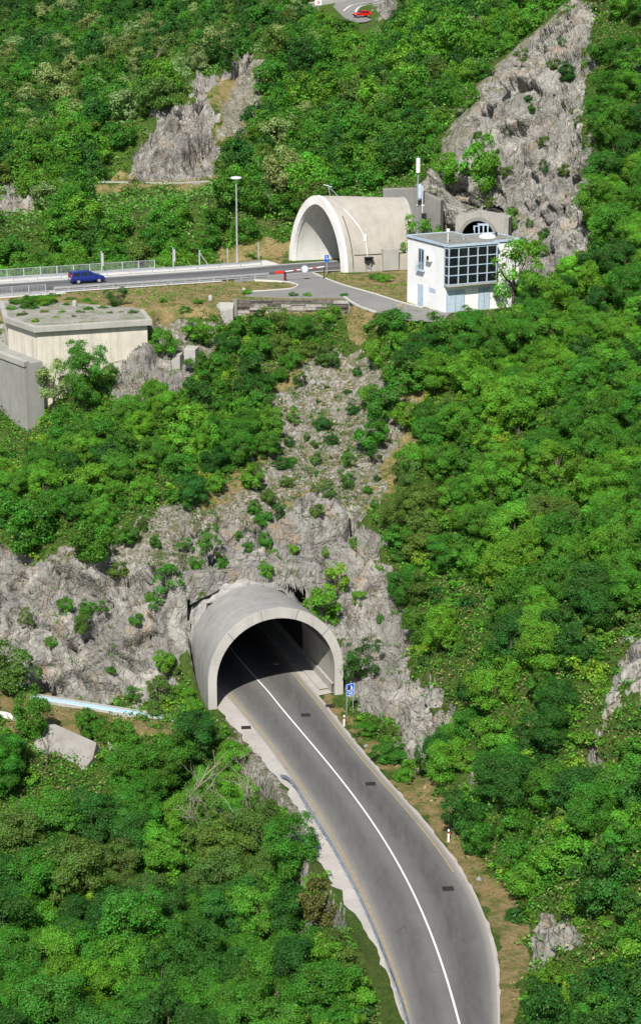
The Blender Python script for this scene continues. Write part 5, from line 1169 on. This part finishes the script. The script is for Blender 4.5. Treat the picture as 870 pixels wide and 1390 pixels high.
# parts of the view that no crown may reach into: (polygon, only for plants nearer than)
KEEP = [([(280,960),(330,985),(356,1018),(380,1046),(396,1088),(404,1130),(426,1170),(453,1218),(492,1280),(524,1345),(555,1420),(700,1420),(690,1300),(640,1190),(560,1080),(470,960),(440,900),(300,900)],400),
 ([(52,985),(75,980),(133,1008),(128,1035),(98,1062),(40,1036)],154),([(30,940),(60,945),(110,952),(240,972),(238,985),(110,965),(30,955)],170),
 ([(265,850),(290,800),(380,800),(460,870),(470,950),(285,955)],172),
 ([(0,800),(60,780),(200,790),(262,810),(262,850),(205,930),(60,915),(0,880)],166),
 ([(0,462),(40,492),(52,500),(50,580),(0,600)],215),([(5,428),(47,442),(207,432),(190,470),(70,470),(10,440)],210),
 ([(552,320),(600,325),(705,325),(700,340),(640,388),(606,416),(556,402)],216),([(316,403),(475,405),(475,421),(318,421)],217),
 ([(178,244),(180,205),(198,174),(247,134),(278,112),(283,150),(298,196),(296,244)],330),([(132,240),(290,238),(290,250),(132,252)],306),
 ([(320,75),(345,60),(352,85),(350,130),(330,170),(312,120)],345),([(592,250),(605,225),(640,175),(655,130),(700,78),(745,38),(790,5),(800,40),(785,120),(775,200),(790,250),(780,330),(740,370),(700,380),(700,320),(600,300)],262),
 ([(396,352),(402,300),(448,262),(550,268),(552,372),(470,372)],262),([(430,4),(465,2),(500,-4),(545,-20),(530,22),(480,32),(462,24)],470),
 ([(0,258),(45,262),(42,288),(0,290)],285),([(700,1255),(735,1232),(788,1240),(790,1285),(745,1292),(700,1300)],128),([(838,870),(870,850),(870,945),(830,960)],150)]
def crown_ok(x_, y_, z_, H_, R_):
    x_, y_, z_ = [np.atleast_1d(np.asarray(a, float)) for a in (x_, y_, z_)]; ok_ = np.ones(len(x_), bool)
    for dx, fz in ((0, .96), (-.8, .62), (.8, .62), (0, .5), (-.5, .85), (.5, .85), (-.85, .35), (.85, .35)):
        a, b, _ = proj(x_+dx*R_, y_, z_+fz*H_)
        for poly, ymax in KEEP: ok_ &= ~((poly_sd(poly, a, b) < 0) & (y_ < ymax))
    return ok_
cand = []   # (size in picture, zone, x, y, z, scale, shade)
NOGO = lambda x, y: (poly_sd(PLAT, x, y) < .6) | (poly_sd(PAVE, x, y) < 1.5) | (poly_sd(BLK, x, y) < .8) | ((np.abs(tun_local(x, y)[0]) < 7.0) & (tun_local(x, y)[1] > -2) & (tun_local(x, y)[1] < 10))
for zi, zn in enumerate(ZONES):
    y0, y1 = zn['y']; pp = poisson(-60, 62, y0, y1, zn['sp'], 900+zi); zz = H(pp[:,0], pp[:,1]); px, py, dep = proj(pp[:,0], pp[:,1], zz+2.0)
    ok = (poly_sd(zn['poly'], px, py) < 0) & ~NOGO(pp[:,0], pp[:,1])
    rkm = zmask(ROCK, pp[:,0], pp[:,1], zz, 3); ok &= (rkm < .5) | bool(zn.get('rock')); sm_ = np.mean(zn['s']); H_, R_ = ((5.6, 2.5) if not zn.get('rock') else (2.0, 1.0)); ok &= crown_ok(pp[:,0], pp[:,1], zz, H_*sm_, R_*sm_) | bool(zn.get('rock')) ; ok &= (fbm(np.c_[pp, zz*0]*.16, 3, 71) < .46) | (zn['n'] not in ('rightmid', 'rightlow'))
    for (x_, y_), d_, p_, q_ in zip(pp[ok], dep[ok], px[ok], py[ok]):
        r = random.Random(x_*31+y_*17); s_ = r.uniform(*zn['s']); cand.append((s_/d_, zi, x_, y_, s_, zn['sh'][int(min(.999, max(0, .5+.62*float(vnoise(np.array([[x_*.13, y_*.09, zi*3.]]), 4)[0])+r.uniform(-.3, .3)))*len(zn['sh']))], p_, q_))
cand = [c for c in cand if -45 < c[6] < 915 and c[7] > -60 and c[7] < 1440]
cand.sort(reverse=True)
SHN = {'bright': 'bright green', 'mid': 'mid green', 'dark': 'dark green', 'yellow': 'yellow-green', 'olive': 'olive green', 'pale': 'pale silvery green', 'brown': 'brownish'}
joined = {}
tree_quota = 278
small = []
for k, (_, zi, x_, y_, s_, sh, p_, q_) in enumerate(cand):
    r = random.Random(k*13+5); zn = ZONES[zi]; g_ = '%s trees %s' % (SHN[sh], zn['lab'])
    is_sh = zn['n'] in ('midtop', 'midleft', 'rightbase', 'column', 'scree', 'roadbank', 'rockplants', 'cliffface', 'cleft', 'bank', 'cliffplants', 'brow') or (s_ < .6)
    if is_sh and VEGN.get('shrub', 0) < 298 and not (zn['n'] in ('midleft',) and s_ > .56):
        pr = r.choice(BUSH+(OPEN if zn.get('rock') else [])); plant(pr, x_, y_, s_*2.05*r.choice((1, 1, 1, 1.35, .7)) if zn.get('rock') else s_*2.05, r.uniform(0, 6.28), rgb(sh, r), 'shrub', ('%s shrub %s' % (SHN[sh], zn['lab'])), 'shrub', '%s shrubs %s' % (SHN[sh], zn['lab']), zs=r.uniform(.95, 1.35))
    elif VEGN.get('tree', 0) < tree_quota:
        pr = r.choice(TREES+TALL[:1]) if zn['n'] != 'leftwood' else r.choice(TREES+TALL)
        plant(pr, x_, y_, s_, r.uniform(0, 6.28), rgb(sh, r), 'broadleaf_tree', '%s tree %s' % (SHN[sh], zn['lab']), 'tree', g_, zs=r.uniform(.85, 1.15), sink=.3)
    else: joined.setdefault('slope_wood', []).append((x_, y_, s_*.9, sh))
# far hillside
FZ = poisson(-120, 120, 236, 560, 3.35, 4242); zz = H(FZ[:,0], FZ[:,1]); px, py, dep = proj(FZ[:,0], FZ[:,1], zz+3.2); px0, py0, _ = proj(FZ[:,0], FZ[:,1], zz)
rk = zmask(ROCK, FZ[:,0], FZ[:,1], zz, 4); sc_ = zmask(SCREE, FZ[:,0], FZ[:,1], zz, 4)
ok = (rk < .5) & (sc_ < .5) & (px > -60) & (px < 930) & (py > -90) & ~NOGO(FZ[:,0], FZ[:,1]) & (poly_sd(TRP, FZ[:,0], FZ[:,1]) > 2.5) & (poly_sd(TERR, FZ[:,0], FZ[:,1]) > 1.5)
ok &= ~((FZ[:,1] < 262) & (FZ[:,0] > -4)) & (FZ[:,1] > np.interp(FZ[:,0], upc[:,0], upc[:,1])+11)
ok &= ~(poly_sd([(250,372),(250,352),(330,335),(405,322),(405,372)], px0, py0) < 0)
ok &= ~((FZ[:,1] > 300) & (poly_sd([(170,225),(180,190),(245,120),(300,80),(312,110),(296,150),(306,200),(285,232)], px, py) < 0) & (FZ[:,1] < 306+0*px))
# nothing tall right in front of the top road or the rock spur
ok &= ~((poly_sd([(415,2),(560,-20),(530,34),(480,40),(440,26)], px, py) < 0) & (FZ[:,1] > 380))
ok &= ~((poly_sd([(176,246),(178,198),(196,172),(245,130),(300,90),(300,190),(290,246)], px, py) < 0) & (FZ[:,1] > 255) & (FZ[:,1] < 318))
ok &= ~((poly_sd([(176,246),(178,205),(200,170),(248,130),(290,100),(345,55),(352,80),(310,112),(292,140),(290,165),(305,195),(296,246)], px0, py0) < 0) & (FZ[:,1] > 295) & (FZ[:,1] < 358))
ok &= crown_ok(FZ[:,0], FZ[:,1], zz, 5.8, 2.4)
FL = sorted([(d_, x_, y_, p_, q_) for (x_, y_), d_, p_, q_ in zip(FZ[ok], dep[ok], px[ok], py[ok])])
_ = None
def far_shade(x_, y_, p_, r):
    n = float(vnoise(np.array([[x_*.05, y_*.03, 3.]]), 9)[0]); u = r.random()
    if p_ < 420 and y_ > 330: return 'pale' if u < .16+.1*n else 'dark' if u < .62 else 'mid' if u < .9 else 'olive'
    if u < .08: return 'olive'
    if u < .13: return 'pale'
    return 'bright' if u < .45+.25*n else 'mid' if u < .82 else 'dark'
nf = 0; quota_far = 300-VEGN.get('tree', 0)-8
for d_, x_, y_, p_, q_ in FL:
    r = random.Random(x_*3+y_*5); sh = far_shade(x_, y_, p_, r); s_ = r.uniform(.62, 1.0)*(1.0 if y_ < 300 else 1.1)
    if p_ > 560 and y_ < 300: s_ *= .75
    if y_ < 262: s_ *= .72
    if nf < quota_far and -20 < p_ < 890:
        where = 'directly behind the railing of the upper road' if p_ < 260 else 'on the bank behind the tall street lamp and upper tunnel' if p_ < 540 else 'at the left foot of the big cliff above the mast'
        plant(r.choice(FARP), x_, y_, s_, r.uniform(0, 6.28), rgb(sh, r), 'broadleaf_tree', '%s tree %s' % (SHN[sh], where), 'tree', '%s trees %s' % (SHN[sh], where), zs=r.uniform(.85, 1.15), sink=.3); nf += 1
    else: joined.setdefault('far_wood', []).append((x_, y_, s_, sh))
def join_crowns(name, L, label, seed):
    V = []; Q = []; LRr = []; TT = []; o = 0; r = random.Random(seed); base_z = [ground(a[0], a[1]) for a in L]
    for (x_, y_, s_, sh), gz in zip(L, base_z):
        v, q, lr, _ = FAR[r.randrange(6)]; a = r.uniform(0, 6.28); c_, s2 = math.cos(a), math.sin(a); w = v@np.array([[c_, s2, 0], [-s2, c_, 0], [0, 0, r.uniform(.85, 1.15)]])*s_+np.array([x_, y_, gz-.3])
        V.append(w); Q.append(q+o); o += len(w); LRr.append(lr); col = rgb(sh, r); TT.append(np.repeat(np.array([col[:3]]), len(q), 0))
    me = np_mesh(name, np.concatenate(V), np.concatenate(Q), [M['leaf_j']], False, fattr={'lr': np.concatenate(LRr), 'tint': np.concatenate(TT)})
    o_ = bpy.data.objects.new(name, me); COL.objects.link(o_); tag(o_, label, 'trees', kind='stuff'); return o_
if joined.get('far_wood'): join_crowns('far_wood', joined['far_wood'], 'mixed green broadleaf wood covering the far hillside', 1)
if joined.get('slope_wood'): join_crowns('slope_wood', joined['slope_wood'], 'mixed green wood filling in the near slopes', 2)
print('VEG', VEGN, {k: len(v) for k, v in joined.items()}, 'far', nf)
# ---------------- ground cover: low leafy growth, grass tufts, scree scrub
def cover(name, label, n, poly_tests, h, leaf, shades, seed, y=(95, 262), clump=0, thr=0., xr=(-48, 46)):
    r = np.random.default_rng(seed); x_ = r.uniform(xr[0], xr[1], n*3); y_ = y[0]+(y[1]-y[0])*r.uniform(0, 1, n*3)
    zz = H(x_, y_); nz = fbm(np.c_[x_, y_, zz*0]*.45, 3, seed); keep = nz > thr
    x_, y_, zz = x_[keep], y_[keep], zz[keep]; m = poly_tests(x_, y_, zz); x_, y_, zz = x_[m], y_[m], zz[m]
    px, py, _ = proj(x_, y_, zz); k = (px > -30) & (px < 900) & (py > -30) & (py < 1430); x_, y_ = x_[k][:n], y_[k][:n]
    V = []; T = []; LRr = []; gz = np.array([ground(a, b) for a, b in zip(x_, y_)])
    K = 9; N = len(x_); ctr = np.c_[x_, y_, gz]; sz = r.uniform(.5, 1.3, N)
    p = np.repeat(ctr, K, 0)+r.normal(size=(N*K, 3))*np.array([h*.8, h*.8, h*.3])*np.repeat(sz, K)[:,None]; p[:,2] += np.repeat(sz, K)*h*.45
    nr = r.normal(size=(N*K, 3))*.6+np.array([0, -.2, 1]); nr /= np.linalg.norm(nr, axis=1)[:,None]; t = np.cross(nr, r.normal(size=(N*K, 3))); t /= np.linalg.norm(t, axis=1)[:,None]; b = np.cross(nr, t)
    L = leaf*r.uniform(.6, 1.4, N*K)[:,None]; v = np.stack([p-t*L*.5, p+b*L*.3, p+t*L*.5, p-b*L*.3], 1).reshape(-1, 3)
    pal = np.array([PAL[s_] if isinstance(s_, str) else s_ for s_ in shades]); T = np.repeat(pal[r.integers(0, len(pal), N)], K, 0)*r.uniform(.8, 1.2, N*K)[:,None]
    me = np_mesh(name, v, np.arange(len(v)).reshape(-1, 4), [M['leaf_j']], False, fattr={'lr': r.uniform(0, 1, N*K), 'tint': T}); o_ = bpy.data.objects.new(name, me); COL.objects.link(o_); tag(o_, label, 'undergrowth', kind='stuff'); return o_
def t_green(x_, y_, z_): return ~NOGO(x_, y_) & (zmask(ROCK, x_, y_, z_, 6) < .45) & (zmask(SCREE, x_, y_, z_, 6) < .4) & (zmask(DRY, x_, y_, z_, 6) < .5)
def t_dry(x_, y_, z_): return (poly_sd(PAVE, x_, y_) > .4) & (poly_sd(BLK, x_, y_) > .3) & (zmask(DRY, x_, y_, z_, 6) > .4) & (zmask(ROCK, x_, y_, z_, 6) < .3)
def t_scree(x_, y_, z_): return ~NOGO(x_, y_) & (np.maximum(zmask(SCREE, x_, y_, z_, 6), zmask(DRY, x_, y_, z_, 6)) > .4)
def t_far(x_, y_, z_): return ~NOGO(x_, y_) & (zmask(ROCK, x_, y_, z_, 6) < .3) & (zmask(SCREE, x_, y_, z_, 6) < .3) & (poly_sd(TRP, x_, y_) > 1.5) & (poly_sd(TERR, x_, y_) > .5) & (y_ > np.interp(x_, upc[:,0], upc[:,1])+9.5) & ~((x_ > -5) & (x_ < 20) & (y_ < 254)) & (zmask(DRY, x_, y_, z_, 6) < .4)
def t_rock(x_, y_, z_): return ~NOGO(x_, y_) & (zmask(ROCK, x_, y_, z_, 6) > .5)
_YD = [tuple(PZ(a, b, UZ)[:2]) for a, b in yard]
def t_plat(x_, y_, z_): return (poly_sd(PLAT, x_, y_) < -.2) & (poly_sd(_YD, x_, y_) > .4) & (y_ < np.interp(x_, upc[:,0], upc[:,1])-5.2) & (poly_sd([tuple(p) for p in foot], x_, y_) > .2)
cover('undergrowth', 'low leafy undergrowth between the trees', 42000, t_green, .42, .22, ('mid', 'bright', 'mid', 'bright', 'olive', 'dark', (.22, .21, .08)), 11, thr=-.6)
cover('hillside_scrub', 'low green scrub on the far hillside', 16000, t_far, .9, .42, ('mid', 'bright', 'mid', 'olive', 'pale'), 16, y=(232, 400), thr=-.7, xr=(-75, 60))
cover('dry_grass', 'dry yellow grass and herbs on the verges', 12000, t_dry, .16, .16, ((.30, .25, .09), (.22, .22, .07), (.10, .16, .03), (.36, .27, .13), 'mid'), 12, y=(100, 215), thr=-.05)
cover('verge_grass', 'patchy grass on the upper platform', 6000, t_plat, .12, .16, ((.26, .22, .09), (.10, .17, .03), (.16, .19, .05), 'bright'), 13, y=(203, 250), thr=.02)
cover('scree_scrub', 'small herbs and scrub dotted over the scree', 9000, t_scree, .26, .17, ('mid', 'olive', 'dark', 'olive', (.14, .10, .05)), 14, y=(165, 216), thr=.08)
cover('rock_herbs', 'herbs and ivy growing from cracks in the rock', 9000, t_rock, .34, .18, ('mid', 'bright', 'olive', (.20, .15, .05)), 15, y=(100, 275), thr=.16)
BRU = [crown_arrays(600+i, R=3.0, H=4.6, z0=.1, ncl=18, nleaf=34, leaf=.62, rc=1.1) for i in range(6)]
bp = poisson(-48, 46, 98, 232, 1.35, 777); bz = H(bp[:,0], bp[:,1]); px, py, _ = proj(bp[:,0], bp[:,1], bz); gn = fbm(np.c_[bp, bz*0]*.35, 3, 88)
kk = ~NOGO(bp[:,0], bp[:,1]) & (zmask(ROCK, bp[:,0], bp[:,1], bz, 6) < .45) & (zmask(SCREE, bp[:,0], bp[:,1], bz, 6) < .4) & (zmask(DRY, bp[:,0], bp[:,1], bz, 6) < .45) & (gn > -.4) & (px > -40) & (px < 910) & (py < 1440) & (crown_ok(bp[:,0], bp[:,1], bz, 1.6, .9) | ((bp[:,0] < np.interp(bp[:,1], SOy[::-1,1], SOy[::-1,0])-1.9) & (bp[:,0] > np.interp(bp[:,1], SOy[::-1,1], SOy[::-1,0])-9) & (bp[:,1] < 156)))
FAR_, FAR = FAR, BRU; rb = random.Random(6)
join_crowns('brushwood', [(a, b, rb.uniform(.18, .42), rb.choice(('mid', 'bright', 'bright', 'mid', 'olive', 'yellow', 'dark'))) for a, b in bp[kk]], 'low green brushwood filling the gaps between trees', 9); FAR = FAR_
# ---------------- scree boulders
def boulder(seed, s):
    import bmesh
    bm = bmesh.new(); bmesh.ops.create_icosphere(bm, subdivisions=2, radius=1); co_ = np.array([v.co[:] for v in bm.verts]); f, c_ = facet(co_*1.1+seed*3.3, seed)
    for v, d in zip(bm.verts, f): v.co *= (1+d*.35); v.co.x *= 1.2*s; v.co.y *= .9*s; v.co.z *= .7*s
    me_ = bpy.data.meshes.new('boulder'); bm.to_mesh(me_); bm.free(); me_.materials.append(M['rock']); return me_
BM = [boulder(i, 1) for i in range(5)]
for px, py, s_, lab in [(341,624,.38,'pale loose boulder at the left edge of the scree'),(472,655,.35,'pale boulder in the dry grass right of the scree'),(268,545,.3,'pale stone in a gap of the thicket below the cube'),(416,700,.45,'grey boulder at the foot of the scree above the rock face'),(497,1014,.2,'small pale stone on the verge beside the lower road'),(480,1005,.16,'tiny pale stone on the dry verge near the marker post'),(404,1074,.22,'pale stone between the guardrail start and the bushes'),(487,963,.14,'tiny pale stone in the grass behind the blue tunnel sign'),(650,1195,.2,'pale stone on the verge at the road bend'),(425,520,.4,'grey boulder in the upper scree'),(400,590,.35,'brown-grey boulder in the middle of the scree')]:
    h = hit_px(px, py); o = bpy.data.objects.new('boulder', BM[px % 5]); COL.objects.link(o); o.location = (h.x, h.y, h.z+s_*.3); o.scale = (s_, s_, s_); o.rotation_euler = (0, 0, px); tag(o, lab, 'boulder')
# ---------------- bare trees
def bare(px, py, Hh, lab, seed, spread=.45, mat='bark_pale'):
    h = hit_px(px, py); r = random.Random(seed); mb = MB()
    def grow(p, d, L, rr, lv):
        q = p; pts_ = [tuple(p)]
        for k in range(3):
            d = (d+Vector((r.gauss(0, .16), r.gauss(0, .16), r.gauss(.05, .08)))).normalized(); q = q+d*(L/3); pts_.append(tuple(q))
        mb.tube(pts_, [rr, rr*.85, rr*.7, rr*.5], 5, cap=False)
        if lv > 0:
            for k in range(r.choice((2, 3, 3))): grow(Vector(pts_[r.choice((1, 2, 3))]), (d+Vector((r.gauss(0, spread), r.gauss(0, spread), r.gauss(.1, .2)))).normalized(), L*r.uniform(.55, .8), rr*.55, lv-1)
    grow(Vector((0, 0, -.3)), Vector((.05, 0, 1)), Hh*.42, .035*Hh**.8*.55, 4); o = mb.build('bare_tree', M[mat]); o.location = (h.x, h.y, h.z); return tag(o, lab, 'bare tree')
bare(335, 1150, 9.0, 'bare pale-branched tree in the dense wood left of the guardrail', 1); bare(318, 1135, 8.5, 'second bare pale-branched tree, just left of the one by the guardrail', 2)
bare(240, 1140, 9.5, 'bare twisted tree half buried in the middle of the lower left wood', 3); bare(300, 1160, 9.5, 'leaning bare tree low in the lower left wood', 5, .6)
bare(62, 1050, 4.5, 'thin bare bush at the left of the leaning rock slab', 4, .55, 'bark'); bare(210, 105, 8, 'leafless brown tree standing in the far wood left of the rock spur', 6, .3)
